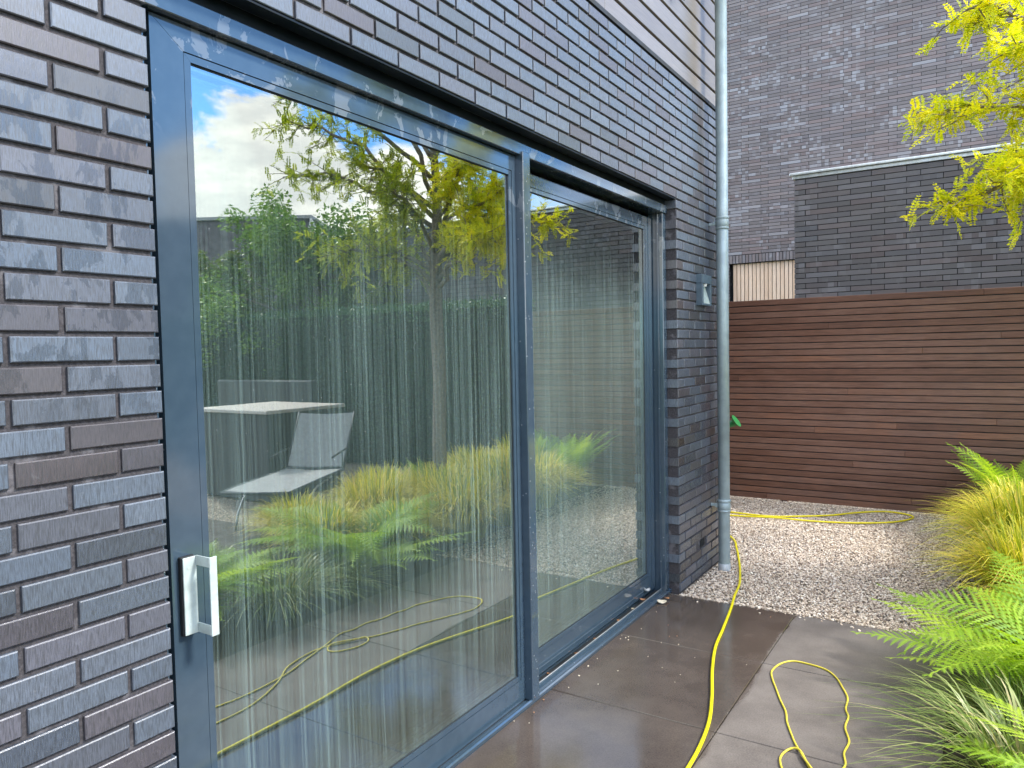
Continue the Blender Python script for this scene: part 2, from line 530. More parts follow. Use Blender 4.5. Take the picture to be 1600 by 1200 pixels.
def tile_mat():
    mt, g = mat('concrete_slab')
    co = objco(g)
    geo = g.n('ShaderNodeNewGeometry').outputs['Position']
    at = g.n('ShaderNodeAttribute', attribute_name='rnd').outputs['Vector']
    sep = g.n('ShaderNodeSeparateXYZ', {0: at})
    ps = g.n('ShaderNodeSeparateXYZ', {0: geo})
    n1 = g.noise(geo, 3.0, 6, 0.65)
    n2 = g.noise(geo, 160, 4, 0.7)
    dry = g.mix(g.rng(n1, 0.3, 0.7), (0.106, 0.090, 0.080), (0.160, 0.139, 0.124))
    k = g.math('MULTIPLY', g.rng(n2, 0.3, 0.72, 0.78, 1.16), g.rng(sep.outputs[0], 0, 1, 0.93, 1.08))
    dry = g.mix(1.0, dry, g.n('ShaderNodeCombineColor', {0: k, 1: k, 2: k}).outputs[0], 'MULTIPLY')
    # small dark pits
    v = g.n('ShaderNodeTexVoronoi', {'Vector': geo, 'Scale': 75.0}, feature='F1')
    vs = g.n('ShaderNodeSeparateColor', {0: v.outputs['Color']})
    pit = g.math('MULTIPLY', g.math('LESS_THAN', v.outputs['Distance'], 0.13), g.math('GREATER_THAN', vs.outputs[0], 0.80))
    dry = g.mix(g.math('MULTIPLY', pit, 0.6), dry, (0.03, 0.028, 0.026))
    # wet column of slabs next to the window, drying towards its edge
    wn = g.noise(geo, 2.2, 5, 0.6)
    wx = g.math('ADD', ps.outputs[0], g.math('MULTIPLY', g.math('SUBTRACT', wn, 0.5), 0.12))
    wetA = g.rng(wx, 0.74, 0.70)
    wetc = g.mix(1.0, dry, (0.62, 0.57, 0.53, 1), 'MULTIPLY')
    c = g.mix(wetA, dry, wetc)
    sheen = g.rng(g.noise(g.mapping(geo, (1, 1, 1)), 3.6, 5, 0.6, 0.6), 0.42, 0.62)
    px = g.math('SUBTRACT', ps.outputs[0], 0.30)
    py = g.math('SUBTRACT', ps.outputs[1], 2.18)
    pd = g.math('SQRT', g.math('ADD', g.math('MULTIPLY', px, px), g.math('MULTIPLY', g.math('MULTIPLY', py, py), 0.55)))
    puddle = g.rng(g.math('ADD', pd, g.math('MULTIPLY', g.math('SUBTRACT', g.noise(geo, 6, 5, 0.6), 0.5), 0.34)), 0.42, 0.38)
    r0 = g.rng(wetA, 0, 1, 0.75, 0.14)
    r1 = g.mix(g.math('MULTIPLY', sheen, wetA), g.n('ShaderNodeCombineColor', {0: r0, 1: r0, 2: r0}).outputs[0], (0.06, 0.06, 0.06))
    r2 = g.mix(g.math('MULTIPLY', puddle, wetA), r1, (0.05, 0.05, 0.05))
    hh = g.math('ADD', g.math('MULTIPLY', n2, 0.5), g.math('MULTIPLY', pit, -1.0))
    nb = g.n('ShaderNodeBump', {'Height': hh, 'Strength': g.rng(wetA, 0, 1, 0.4, 0.10), 'Distance': 0.002}).outputs[0]
    finish(g, g.n('ShaderNodeBsdfPrincipled', {'Base Color': c, 'Roughness': r2, 'Specular IOR Level': g.rng(wetA, 0, 1, 0.35, 0.8), 'Normal': nb}).outputs[0])
    return mt


def gravel_ground_mat():
    mt, g = mat('gravel_ground')
    co = g.n('ShaderNodeNewGeometry').outputs['Position']
    v = g.n('ShaderNodeTexVoronoi', {'Vector': co, 'Scale': 62.0}, feature='F1')
    vs = g.n('ShaderNodeSeparateColor', {0: v.outputs['Color']})
    c = g.ramp(vs.outputs[0], [(0, (0.20, 0.15, 0.11)), (0.3, (0.46, 0.37, 0.28)), (0.7, (0.62, 0.52, 0.41)), (1, (0.76, 0.68, 0.57))])
    e = g.rng(v.outputs['Distance'], 0.25, 0.62, 1.0, 0.25)
    c = g.mix(1.0, c, g.n('ShaderNodeCombineColor', {0: e, 1: e, 2: e}).outputs[0], 'MULTIPLY')
    h = g.math('SUBTRACT', 1.0, v.outputs['Distance'])
    finish(g, g.n('ShaderNodeBsdfPrincipled', {'Base Color': c, 'Roughness': 0.85, 'Normal': bump(g, h, 1.0, 0.012)}).outputs[0])
    return mt


def stone_mat():
    mt, g = mat('gravel_stone')
    at = g.n('ShaderNodeAttribute', attribute_name='rnd').outputs['Vector']
    sep = g.n('ShaderNodeSeparateXYZ', {0: at})
    c = g.ramp(sep.outputs[0], [(0, (0.22, 0.155, 0.115)), (0.12, (0.42, 0.325, 0.245)), (0.5, (0.64, 0.525, 0.415)),
                                (0.85, (0.74, 0.64, 0.52)), (1, (0.84, 0.78, 0.68))])
    finish(g, g.n('ShaderNodeBsdfPrincipled', {'Base Color': c, 'Roughness': 0.75}).outputs[0])
    return mt


def leaf_mat(name, stops, trans=0.35, rough=0.5, along=False):
    """colour from per-face random x; y = position along blade/leaf"""
    mt, g = mat(name)
    at = g.n('ShaderNodeAttribute', attribute_name='rnd').outputs['Vector']
    sep = g.n('ShaderNodeSeparateXYZ', {0: at})
    c = g.ramp(sep.outputs[0], stops)
    if along:
        c = g.mix(sep.outputs[1], c, g.mix(1.0, c, along, 'MULTIPLY'))
    p = g.n('ShaderNodeBsdfPrincipled', {'Base Color': c, 'Roughness': rough, 'Specular IOR Level': 0.35})
    t = g.n('ShaderNodeBsdfTranslucent', {'Color': g.mix(1.0, c, (1.25, 1.2, 0.55, 1), 'MULTIPLY')})
    finish(g, g.n('ShaderNodeMixShader', {0: trans, 1: p.outputs[0], 2: t.outputs[0]}).outputs[0])
    return mt


def curtain_mat():
    mt, g = mat('sheer_curtain')
    co = objco(g)
    w = g.noise(co, 500, 2)
    d = g.n('ShaderNodeBsdfDiffuse', {'Color': g.mix(g.rng(w, 0.3, 0.7), (0.36, 0.40, 0.39), (0.46, 0.50, 0.48))})
    t = g.n('ShaderNodeBsdfTransparent', {'Color': (1, 1, 1, 1)})
    tl = g.n('ShaderNodeBsdfTranslucent', {'Color': (0.4, 0.44, 0.43, 1)})
    a = g.n('ShaderNodeMixShader', {0: 0.35, 1: d.outputs[0], 2: tl.outputs[0]}).outputs[0]
    finish(g, g.n('ShaderNodeMixShader', {0: 0.72, 1: t.outputs[0], 2: a}).outputs[0])
    return mt


M = {}
M['brick'] = brick_near()
M['brick_far'] = brick_far('long_brick_purple_grey', (0.165, 0.146, 0.145), 0.75)
M['brick_low'] = brick_far('long_brick_charcoal', (0.122, 0.116, 0.117), 0.30)
M['plainwall'] = simple('distant_dark_brickwork', (0.11, 0.095, 0.11), 0.8, var=0.3, scale=8)
M['mortar'] = mortar_mat('raked_mortar', (0.058, 0.053, 0.057))
M['mortar_far'] = mortar_mat('dark_mortar', (0.022, 0.021, 0.022))
M['frame'] = frame_mat()
M['dark'] = simple('black_rubber_and_gap_shade', (0.008, 0.010, 0.012), 0.6)  # real rubber, also black pieces standing in for shade in gaps
M['steel'] = simple('dark_lintel_steel', (0.005, 0.009, 0.013), 0.4, spec=0.25)
M['glass'] = glass_mat('window_glass', 0.32)
M['glass2'] = glass_mat('inner_window_glass', 0.26, dirt=False)
M['bead'] = simple('grey_glazing_bead', (0.16, 0.18, 0.20), 0.25, spec=0.6)
M['spacer'] = simple('aluminium_spacer', (0.55, 0.56, 0.56), 0.35, 0.8)
M['handle'] = simple('pale_anodised_aluminium', (0.46, 0.53, 0.51), 0.38, 0.15)
M['handle2'] = simple('screw_plug', (0.45, 0.52, 0.50), 0.5)
M['clad'] = wood_mat('pale_cladding_wood', [(0.15, 0.130, 0.112), (0.18, 0.158, 0.138), (0.205, 0.182, 0.163)], 1, 0.34, 0.5, coat=0.3, spots=True)
M['fence'] = wood_mat('oiled_fence_wood', [(0.105, 0.046, 0.030), (0.145, 0.066, 0.043), (0.180, 0.094, 0.068), (0.215, 0.094, 0.055)], 0, 0.5, 1.0, spec=0.45)
M['slat'] = wood_mat('pale_larch_slat', [(0.66, 0.46, 0.31), (0.76, 0.56, 0.40), (0.83, 0.65, 0.49)], 2, 0.6, 0.5)
M['zinc'] = simple('weathered_zinc', (0.30, 0.37, 0.385), 0.48, 0.35, var=0.10, scale=14)
M['zinc_light'] = simple('zinc_edge_highlight', (0.62, 0.66, 0.65), 0.35, 0.3)  # whitish highlight of the roof edge put into the base colour
M['zinc_cap'] = simple('pale_zinc_foot', (0.42, 0.45, 0.47), 0.5, 0.2)
M['lampm'] = simple('lamp_grey_blue', (0.07, 0.105, 0.135), 0.4)
M['lampin'] = simple('lamp_reflector', (0.35, 0.42, 0.40), 0.5)
M['tile'] = tile_mat()
M['sand'] = simple('joint_sand', (0.07, 0.06, 0.05), 0.9)
M['gravel'] = gravel_ground_mat()
M['stone'] = stone_mat()
M['hose'] = simple('yellow_hose_rubber', (0.72, 0.62, 0.004), 0.38, var=0.06)
M['cord'] = simple('yellow_cord_rubber', (0.66, 0.54, 0.05), 0.45, var=0.08)
M['green'] = simple('green_plastic', (0.015, 0.16, 0.04), 0.35)
M['grass'] = leaf_mat('sedge_blade', [(0.0, (0.13, 0.22, 0.02)), (0.22, (0.28, 0.38, 0.03)), (0.5, (0.55, 0.58, 0.06)),
                                      (0.80, (0.72, 0.72, 0.13)), (1.0, (0.76, 0.64, 0.30))], 0.35, 0.42, along=(1.35, 1.15, 0.95, 1))
M['grass_dark'] = leaf_mat('broad_sedge_blade', [(0.0, (0.09, 0.15, 0.03)), (0.45, (0.18, 0.25, 0.06)), (0.75, (0.34, 0.38, 0.13)), (1.0, (0.55, 0.47, 0.24))], 0.25, 0.4)
M['fern'] = leaf_mat('fern_leaf', [(0.0, (0.17, 0.32, 0.02)), (0.5, (0.34, 0.52, 0.03)), (1.0, (0.52, 0.64, 0.06))], 0.45, 0.5)
M['locust'] = leaf_mat('golden_locust_leaf', [(0.0, (0.14, 0.21, 0.02)), (0.25, (0.30, 0.38, 0.02)), (0.5, (0.55, 0.62, 0.02)), (0.75, (0.80, 0.80, 0.025)), (1.0, (0.90, 0.80, 0.04))], 0.50, 0.45)
M['leaf'] = leaf_mat('green_tree_leaf', [(0.0, (0.07, 0.15, 0.02)), (0.5, (0.15, 0.28, 0.035)), (1.0, (0.27, 0.40, 0.05))], 0.3, 0.45)
M['leaf2'] = leaf_mat('light_shrub_leaf', [(0.0, (0.06, 0.12, 0.015)), (0.5, (0.13, 0.19, 0.02)), (1.0, (0.22, 0.26, 0.03))], 0.3, 0.45)
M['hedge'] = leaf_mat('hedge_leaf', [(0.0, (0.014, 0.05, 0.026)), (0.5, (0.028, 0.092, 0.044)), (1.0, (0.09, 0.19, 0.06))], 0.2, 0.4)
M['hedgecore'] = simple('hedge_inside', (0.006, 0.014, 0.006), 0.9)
M['bark'] = simple('grey_brown_bark', (0.22, 0.18, 0.145), 0.85, var=0.35, scale=45, bumpk=0.6)
M['soil'] = simple('dark_bed_soil', (0.035, 0.026, 0.018), 0.95, var=0.4, scale=40, bumpk=0.8)
M['curtain'] = curtain_mat()
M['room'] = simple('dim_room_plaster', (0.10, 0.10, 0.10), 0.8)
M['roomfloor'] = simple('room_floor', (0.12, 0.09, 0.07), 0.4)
M['chairmesh'] = simple('grey_mesh_fabric', (0.33, 0.33, 0.32), 0.7)
M['chairmetal'] = simple('pale_tube_metal', (0.45, 0.46, 0.47), 0.3, 0.6)
M['chairdark'] = simple('dark_grey_rail', (0.05, 0.055, 0.06), 0.5)
M['top'] = simple('pale_stone_top', (0.55, 0.48, 0.42), 0.45)
M['rattan'] = simple('dark_woven_body', (0.045, 0.05, 0.052), 0.6, var=0.3, scale=60)
M['petal'] = simple('dry_petal', (0.62, 0.55, 0.42), 0.7, var=0.3, scale=60)
M['petal_br'] = simple('brown_husk', (0.42, 0.20, 0.09), 0.7, var=0.4, scale=60)
M['lawn'] = simple('far_ground', (0.10, 0.12, 0.05), 0.95, var=0.4, scale=3)
M['roofg'] = simple('grey_roof_trim', (0.30, 0.30, 0.30), 0.5)
M['white'] = simple('white_trim', (0.65, 0.65, 0.63), 0.5)

CO = 0.06314      # brick course
BH = 0.0518       # brick height
HALF = 0.11
Y0J = 0.815
YL, YR, YE = 1.030, 4.548, 5.50
ZT = 40 * CO      # underside of the brickwork over the opening

# ------------------------------------------------------------------ setting: ground
def plane(name, x0, x1, y0, y1, z, mt, kind='structure', nx=1, ny=1):
    V = [(x, y, z) for x in (x0, x1) for y in (y0, y1)]
    o = link(name, new_mesh(name, V, [np.array([(0, 2, 3, 1)])], mt))
    o['kind'] = kind
    return o

plane('ground', -150, 150, -150, 150, -0.06, M['lawn'])
plane('gravel_path', -6.5, 12.5, 1.0, 9.4, -0.018, M['gravel'])
plane('bed_soil', 1.52, 3.30, 2.1, 7.7, -0.006, M['soil'])

# patio slabs: a bed of sand and real slabs with open joints
mb = MB()
mb.box(-0.06, 6.0, -6.0, 4.49, -0.05, -0.012, mi=1)
xs = [-0.08, 0.72, 1.52, 2.32, 3.12, 3.92]
ys = [4.497 - 0.775 * k for k in range(13)]
for i in range(len(xs) - 1):
    for j in range(len(ys) - 1):
        if xs[i] > 1.5 and ys[j + 1] > 2.0: continue
        z = 0.0 + random.uniform(-0.0012, 0.0008)
        x0 = xs[i] + 0.002 if i else -0.055
        mb.cbox(x0, xs[i + 1] - 0.002, ys[j + 1] + 0.0018, ys[j] - 0.0018, -0.045, z, 0.0025, at=(random.random(), random.random(), random.random()))
o = mb.obj('patio', [M['tile'], M['sand']])
o['kind'] = 'structure'

# loose gravel stones as real stones where the photo looks closely at them
def gravel():
    phi = (1 + 5 ** 0.5) / 2
    iv = np.array([(-1, phi, 0), (1, phi, 0), (-1, -phi, 0), (1, -phi, 0), (0, -1, phi), (0, 1, phi), (0, -1, -phi), (0, 1, -phi),
                   (phi, 0, -1), (phi, 0, 1), (-phi, 0, -1), (-phi, 0, 1)]) / 1.9
    it = np.array([(0, 11, 5), (0, 5, 1), (0, 1, 7), (0, 7, 10), (0, 10, 11), (1, 5, 9), (5, 11, 4), (11, 10, 2), (10, 7, 6), (7, 1, 8),
                   (3, 9, 4), (3, 4, 2), (3, 2, 6), (3, 6, 8), (3, 8, 9), (4, 9, 5), (2, 4, 11), (6, 2, 10), (8, 6, 7), (9, 8, 1)])
    N = 62000
    x = rng.uniform(-0.75, 1.75, N); y = rng.uniform(4.40, 7.8, N)
    edge = rng.uniform(0, 1, N)
    ok = ~((x < 0.015) & (y < 5.49)) & ((y > 4.503) | (edge < 0.45 * np.exp((y - 4.50) / 0.012) + 0.012))
    x, y = x[ok], y[ok]; N = len(x)
    r = rng.uniform(0.0038, 0.0078, N) * np.where(rng.random(N) < 0.06, 1.35, 1)
    z = -0.016 + rng.uniform(0, 0.014, N)
    z = np.where(y < 4.52, 0.003, z)
    a = rng.uniform(0, 2 * np.pi, N)
    sx = r * rng.uniform(0.9, 1.5, N); sy = r * rng.uniform(0.7, 1.1, N); sz = r * rng.uniform(0.45, 0.8, N)
    V = np.repeat(iv[None], N, 0) * rng.uniform(0.75, 1.2, (N, 12, 1))
    V = V * np.stack([sx, sy, sz], 1)[:, None]
    til = rng.uniform(-0.5, 0.5, (N, 1))
    V[..., 2] += V[..., 0] * til
    c, s = np.cos(a)[:, None], np.sin(a)[:, None]
    X = V[..., 0] * c - V[..., 1] * s + x[:, None]
    Y = V[..., 0] * s + V[..., 1] * c + y[:, None]
    Z = V[..., 2] + z[:, None]
    V = np.stack([X, Y, Z], -1).reshape(-1, 3)
    F = (it[None] + (np.arange(N) * 12)[:, None, None]).reshape(-1, 3)
    at = np.repeat(np.stack([rng.random(N), rng.random(N), rng.random(N)], 1), 20, 0)
    o = link('gravel', new_mesh('gravel', V, [F], M['stone'], False, {'rnd': ('FACE', at)}))
    tag(o, 'loose pale crushed gravel between the patio and the brown fence', 'gravel', kind='stuff')
gravel()

# ------------------------------------------------------------------ the house
house = empty('brick_house', (0, 1.0, 0), 'dark glazed brick house wall with large sliding glass door and pale cladding above', 'house')
HO = Vector((0, 1.0, 0))

def part(mb, name, mats, parent, smooth=False):
    o = mb.obj(name, mats, parent, smooth)
    off = Vector((0, 0, 0))
    q = parent
    while q is not None:
        off += Vector(q.location); q = q.parent
    o.location = -off
    return o

def near_wall():
    mb = MB()
    b = 0.0024
    def brick(x0, x1, y0, y1, z0, z1):
        at = (random.random(), random.random(), random.random())
        jx = random.uniform(-0.0012, 0.0008)
        x1 += jx
        j = lambda: random.uniform(-0.0012, 0.0012)
        y0 += j(); y1 += j(); z0 += j(); z1 += j()
        V = [(x0, y0, z0), (x0, y1, z0), (x0, y1, z1), (x0, y0, z1),
             (x1 - b, y0, z0), (x1 - b, y1, z0), (x1 - b, y1, z1), (x1 - b, y0, z1),
             (x1, y0 + b, z0 + b), (x1, y1 - b, z0 + b), (x1, y1 - b, z1 - b), (x1, y0 + b, z1 - b)]
        Q = [(8, 9, 10, 11), (4, 5, 9, 8), (5, 6, 10, 9), (6, 7, 11, 10), (7, 4, 8, 11),
             (0, 1, 5, 4), (1, 2, 6, 5), (2, 3, 7, 6), (3, 0, 4, 7)]
        mb.add(V, Q, mi=0, at=at)
    J = 0.0058
    for mcc in range(0, 52):
        z0 = mcc * CO + 0.0008
        z1 = z0 + BH
        ph = Y0J + (HALF if mcc % 2 else 0.0)
        spans = [(-1.6, YL), (YR, YE)] if mcc < 40 else [(-1.6, YE)]
        for a, e in spans:
            k = math.floor((a - ph) / (2 * HALF))
            while ph + k * 2 * HALF < e:
                y0 = max(a, ph + k * 2 * HALF + J)
                y1 = min(e, ph + (k + 1) * 2 * HALF - J)
                k += 1
                if y1 - y0 < 0.02: continue
                if abs(5.02 - (y0 + y1) / 2) < 0.05 and mcc == 3:   # open weep joint
                    continue
                brick(-0.1, 0.0, y0, y1, z0, z1)
    d = 0.0085
    # mortar core, stepped back from every brick face
    mb.box(-0.30, -d, -1.6, YL - d, -0.1, 52 * CO, mi=1)
    mb.box(-0.30, -d, YR + d, YE - d, -0.1, 52 * CO, mi=1)
    mb.box(-0.30, -d - 0.0004, YL - d, YR + d, ZT + 0.006, 52 * CO, mi=1)
    # the rest of the shell
    mb.box(-6.0, -0.301, -1.6, -1.3, -0.1, 7.0, mi=1)
    mb.box(-6.0, -0.301, YE - 0.3, YE - d - 0.001, -0.1, 7.0, mi=1)
    mb.box(-6.3, -6.0, -1.6, YE, -0.1, 7.0, mi=1)
    mb.box(-0.30, -0.05, -1.6, YE - 0.004, 52 * CO, 7.0, mi=1)
    return part(mb, 'wall', [M['brick'], M['mortar']], house)
near_wall()

# room behind the glass
mb = MB()
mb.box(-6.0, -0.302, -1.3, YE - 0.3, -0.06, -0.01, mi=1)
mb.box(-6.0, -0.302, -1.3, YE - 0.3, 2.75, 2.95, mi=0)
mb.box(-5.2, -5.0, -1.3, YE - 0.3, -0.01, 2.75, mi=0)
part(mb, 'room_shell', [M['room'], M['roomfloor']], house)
mb = MB()
mb.box(-6.3, 0.03, -1.6, YE, 7.0, 7.12)
part(mb, 'roof', [M['roofg']], house)

# cladding boards
mb = MB()
zb = 3.315
bp = 0.127
for k in range(12):
    z0 = zb + k * bp
    y = -1.6
    while y < YE:
        L = random.uniform(2.4, 4.2)
        y1 = min(YE + 0.012, y + L)
        if YE - y1 < 0.5: y1 = YE + 0.012
        at = (random.random(), random.random(), random.random())
        mb.cbox(-0.042, -0.020, y, y1 - 0.002, z0, z0 + bp - 0.019, 0.002, at=at)
        y = y1
part(mb, 'cladding', [M['clad']], house)
mb = MB()
mb.box(-0.0495, -0.0435, -1.59, YE + 0.004, zb - 0.004, zb + 12 * bp)  # added black sheet, stands in for the shade between the boards
part(mb, 'cladding_gap_shade', [M['dark']], house)
mb = MB()
mb.box(-0.049, 0.004, -1.6, YE + 0.006, 52 * CO + 0.002, 3.309)
part(mb, 'drip_flashing', [M['dark']], house)

# lintel angle
mb = MB()
mb.cbox(-0.058, -0.006, YL - 0.005, YR - 0.001, ZT - 0.008, ZT - 0.0005, 0.001)
mb.box(-0.16, -0.075, YL - 0.004, YR - 0.001, 2.484, ZT + 0.005)
part(mb, 'lintel', [M['steel']], house)

# outer frame: head, jambs, mullion, threshold
FX = -0.062
mb = MB()
mb.cbox(-0.17, FX, YL - 0.003, YR - 0.001, 2.432, 2.4835, 0.0025)
# right jamb with rebates
mb.cbox(-0.17, FX - 0.008, 4.487, YR - 0.001, 0.0, 2.4315, 0.003)
mb.cbox(-0.112, -0.098, 4.4805, 4.4865, 0.0, 2.4315, 0.0015)
# left jamb, behind the brick edge
mb.box(-0.17, -0.10, YL - 0.003, 1.082, 0.0, 2.4315)
frame = part(mb, 'door_frame', [M['frame']], house)
mb = MB()
mb.cbox(-0.125, -0.052, 2.778, 2.838, 0.012, 2.447, 0.003)
part(mb, 'mullion', [M['frame']], frame)
mb = MB()
prof = [(-0.17, -0.005), (-0.055, -0.005), (-0.053, 0.014), (-0.060, 0.019), (-0.066, 0.018), (-0.072, 0.010), (-0.090, 0.010), (-0.17, 0.010)]
mb.prism(prof, 1, YL - 0.002, YR - 0.0015)
mb.prism([(-0.108, 0.0105), (-0.092, 0.0105), (-0.094, 0.026), (-0.104, 0.029)], 1, 2.84, 4.479)
part(mb, 'threshold', [M['frame']], frame)
mb = MB()
mb.box(-0.098, -0.0915, 1.05, 2.777, 0.0095, 0.0135)
part(mb, 'rubber_seal', [M['dark']], frame)
mb = MB()
mb.box(-0.143, -0.1085, 2.84, 4.479, 0.0105, 0.0145)  # raised black strip stands in for the shaded gap below the sash
part(mb, 'track_gap_shade', [M['dark']], frame)
mb = MB()
mb.cbox(-0.1040, -0.0985, 2.84, 4.478, 0.0285, 0.0325, 0.001)
part(mb, 'track_rail', [M['spacer']], frame)


def panel(xf, y0, y1, z0, z1, wl, wr, wt, wb, hidden_right=False):
    """sliding sash: four mitred members, bead, two glass leaves"""
    depth = 0.05
    mb = MB()
    gp = 0.0006
    iy0, iy1, iz0, iz1 = y0 + wl, y1 - wr, z0 + wb, z1 - wt
    def mem(poly, x0=xf - depth, x1=xf):
        mb.prism(poly, 0, x0, x1)
    mem([(y0, z0 + gp), (y0, z1 - gp), (iy0 - 0.0, iz1 - gp), (iy0 - 0.0, iz0 + gp)])
    mem([(y1, z0 + gp), (y1, z1 - gp), (iy1, iz1 - gp), (iy1, iz0 + gp)])
    mem([(y0 + gp, z1), (y1 - gp, z1), (iy1 - gp, iz1), (iy0 + gp, iz1)])
    mem([(y0 + gp, z0), (y1 - gp, z0), (iy1 - gp, iz0), (iy0 + gp, iz0)])
    sash = part(mb, 'door_panel', [M['frame']], house)
    # bead ring, a little behind, after a thin shadow groove
    mb = MB()
    gv = 0.0025
    bw = 0.019
    a0, a1, c0, c1 = iy0 + gv, iy1 - gv, iz0 + gv, iz1 - gv
    xb = xf - 0.002
    for poly in ([(a0, c0), (a0, c1), (a0 + bw, c1 - bw), (a0 + bw, c0 + bw)],
                 [(a1, c0), (a1, c1), (a1 - bw, c1 - bw), (a1 - bw, c0 + bw)],
                 [(a0 + gp, c1), (a1 - gp, c1), (a1 - bw - gp, c1 - bw), (a0 + bw + gp, c1 - bw)],
                 [(a0 + gp, c0), (a1 - gp, c0), (a1 - bw - gp, c0 + bw), (a0 + bw + gp, c0 + bw)]):
        mb.prism(poly, 0, xb - 0.016, xb)
    part(mb, 'glazing_bead', [M['frame']], sash)
    mb = MB()
    q0, q1, r0, r1 = a0 + bw - 0.001, a1 - bw + 0.001, c0 + bw - 0.001, c1 - bw + 0.001
    w = 0.0045
    xs_ = xf - 0.0085
    for (u0, u1, v0, v1) in ((q0, q1, r1 - w, r1 + 0.004), (q0, q1, r0 - 0.004, r0 + w), (q0 - 0.004, q0 + w * 0.7, r0, r1), (q1 - w * 0.7, q1 + 0.004, r0, r1)):
        mb.box(xs_ - 0.005, xs_, u0, u1, v0, v1)
    part(mb, 'gasket', [M['dark']], sash)
    mb = MB()
    for (u0, u1, v0, v1) in ((q0, q1, r1 - 0.014, r1), (q0, q1, r0, r0 + 0.014), (q0, q0 + 0.012, r0 + 0.0141, r1 - 0.0141), (q1 - 0.012, q1, r0 + 0.0141, r1 - 0.0141)):
        mb.box(xf - 0.034, xf - 0.0175, u0, u1, v0, v1)
    part(mb, 'spacer', [M['spacer']], sash)
    for nm, xg, mt, th in (('glass', xf - 0.011, M['glass'], 0.006), ('inner_glass', xf - 0.036, M['glass2'], 0.006)):
        V = [(xg - (th if i < 4 else 0), y, z) for i, (y, z) in enumerate([(q0, r0), (q1, r0), (q1, r1), (q0, r1)] * 2)]
        me = new_mesh(nm, V, [np.array([(4, 5, 6, 7), (0, 3, 2, 1), (0, 1, 5, 4), (1, 2, 6, 5), (2, 3, 7, 6), (3, 0, 4, 7)])],
                      [mt, M['clearside']], midx=[0, 1, 1, 1, 1, 1])
        og = link(nm, me, sash)
        og.location = -(Vector(sash.location) + HO)
    return sash


mt, g = mat('clear_glass_back')
finish(g, g.n('ShaderNodeBsdfTransparent', {'Color': (0.97, 0.985, 0.98, 1)}).outputs[0])
M['clearside'] = mt

sash_left = panel(-0.090, 1.0925, 2.777, 0.016, 2.4285, 0.090, 0.032, 0.066, 0.098)
sash_right = panel(-0.140, 2.70, 4.474, 0.034, 2.402, 0.10, 0.098, 0.060, 0.100)
sash_left['label'] = 'left sliding sash with the pale handle'
sash_right['label'] = 'right sash, set deeper behind the mullion'

# handle on the left sash
hz0, hz1 = 0.874, 1.073
mb = MB()
mb.cbox(-0.0895, -0.0750, 1.110, 1.150, hz0 - 0.002, hz1 + 0.002, 0.002, mi=1)
mb.cbox(-0.0745, -0.0700, 1.1125, 1.1500, hz0, hz1, 0.001)
for z in (hz0, hz1 - 0.024):
    mb.cbox(-0.0695, -0.0160, 1.1475, 1.1515, z, z + 0.026, 0.001, mi=0)
mb.cbox(-0.0160, -0.0120, 1.1475, 1.1690, hz0 - 0.002, hz1 + 0.002, 0.001)
for z in (hz0 + 0.026, hz1 - 0.026):
    ring = [(1.127 + 0.0045 * math.cos(a), z + 0.0045 * math.sin(a)) for a in np.linspace(0, 2 * math.pi, 13)[:-1]]
    mb.prism(ring, 0, -0.0703, -0.0693, mi=2)
part(mb, 'handle', [M['handle'], M['dark'], M['handle2']], sash_left)

# weep joint grille
mb = MB()
mb.box(-0.012, -0.004, 4.975, 5.065, 3 * CO + 0.002, 3 * CO + 0.05)
for k in range(5):
    mb.box(-0.006, -0.001, 4.98, 5.06, 3 * CO + 0.005 + k * 0.0095, 3 * CO + 0.009 + k * 0.0095)
part(mb, 'vent_grille', [M['dark']], house)

# curtains
def curtain(y0, y1, x, label):
    n = 260
    ys_ = np.linspace(y0, y1, n)
    r = np.random.default_rng(int(y0 * 100))
    ph = np.cumsum(r.uniform(0.15, 0.42, n))
    xo = x + 0.035 * np.sin(ph) + 0.012 * np.sin(ph * 0.37 + 1)
    zs = np.linspace(0.02, 2.62, 7)
    V = np.array([(xo[i] + 0.004 * math.sin(z * 3 + i * 0.1), ys_[i] + 0.003 * math.sin(z * 4 + i * 0.05), z) for z in zs for i in range(n)])
    F = np.array([(j * n + i, j * n + i + 1, (j + 1) * n + i + 1, (j + 1) * n + i) for j in range(6) for i in range(n - 1)])
    o = link('curtain', new_mesh('curtain', V, [F], M['curtain'], True))
    tag(o, label, 'curtain', 'sheer curtains behind the glass')
curtain(1.12, 2.93, -0.34, 'sheer grey pleated curtain hanging behind the wide left pane of the sliding door')
curtain(3.02, 4.60, -0.36, 'sheer grey pleated curtain hanging behind the narrower right pane, beyond the mullion')

# ------------------------------------------------------------------ downpipe
PX, PY = 0.094, 5.21
pipe = empty('downpipe', (PX, PY, 0), 'grey zinc rain downpipe with banded collars on the corner of the brick house', 'downpipe')
def lathe(name, prof, mt, parent, seg=28):
    V = []
    for r, z in prof:
        for k in range(seg):
            a = 2 * math.pi * k / seg
            V.append((r * math.cos(a), r * math.sin(a), z))
    F = [(i * seg + k, i * seg + (k + 1) % seg, (i + 1) * seg + (k + 1) % seg, (i + 1) * seg + k) for i in range(len(prof) - 1) for k in range(seg)]
    return link(name, new_mesh(name, np.array(V), [np.array(F)], mt, True), parent)
R0 = 0.040
lathe('pipe', [(R0, 0.03), (R0, 0.977), (R0 + 0.0012, 0.978), (R0 + 0.0012, 2.40), (R0, 2.402), (R0, 4.30), (R0 + 0.001, 4.302), (R0 + 0.001, 6.9)], M['zinc'], pipe)
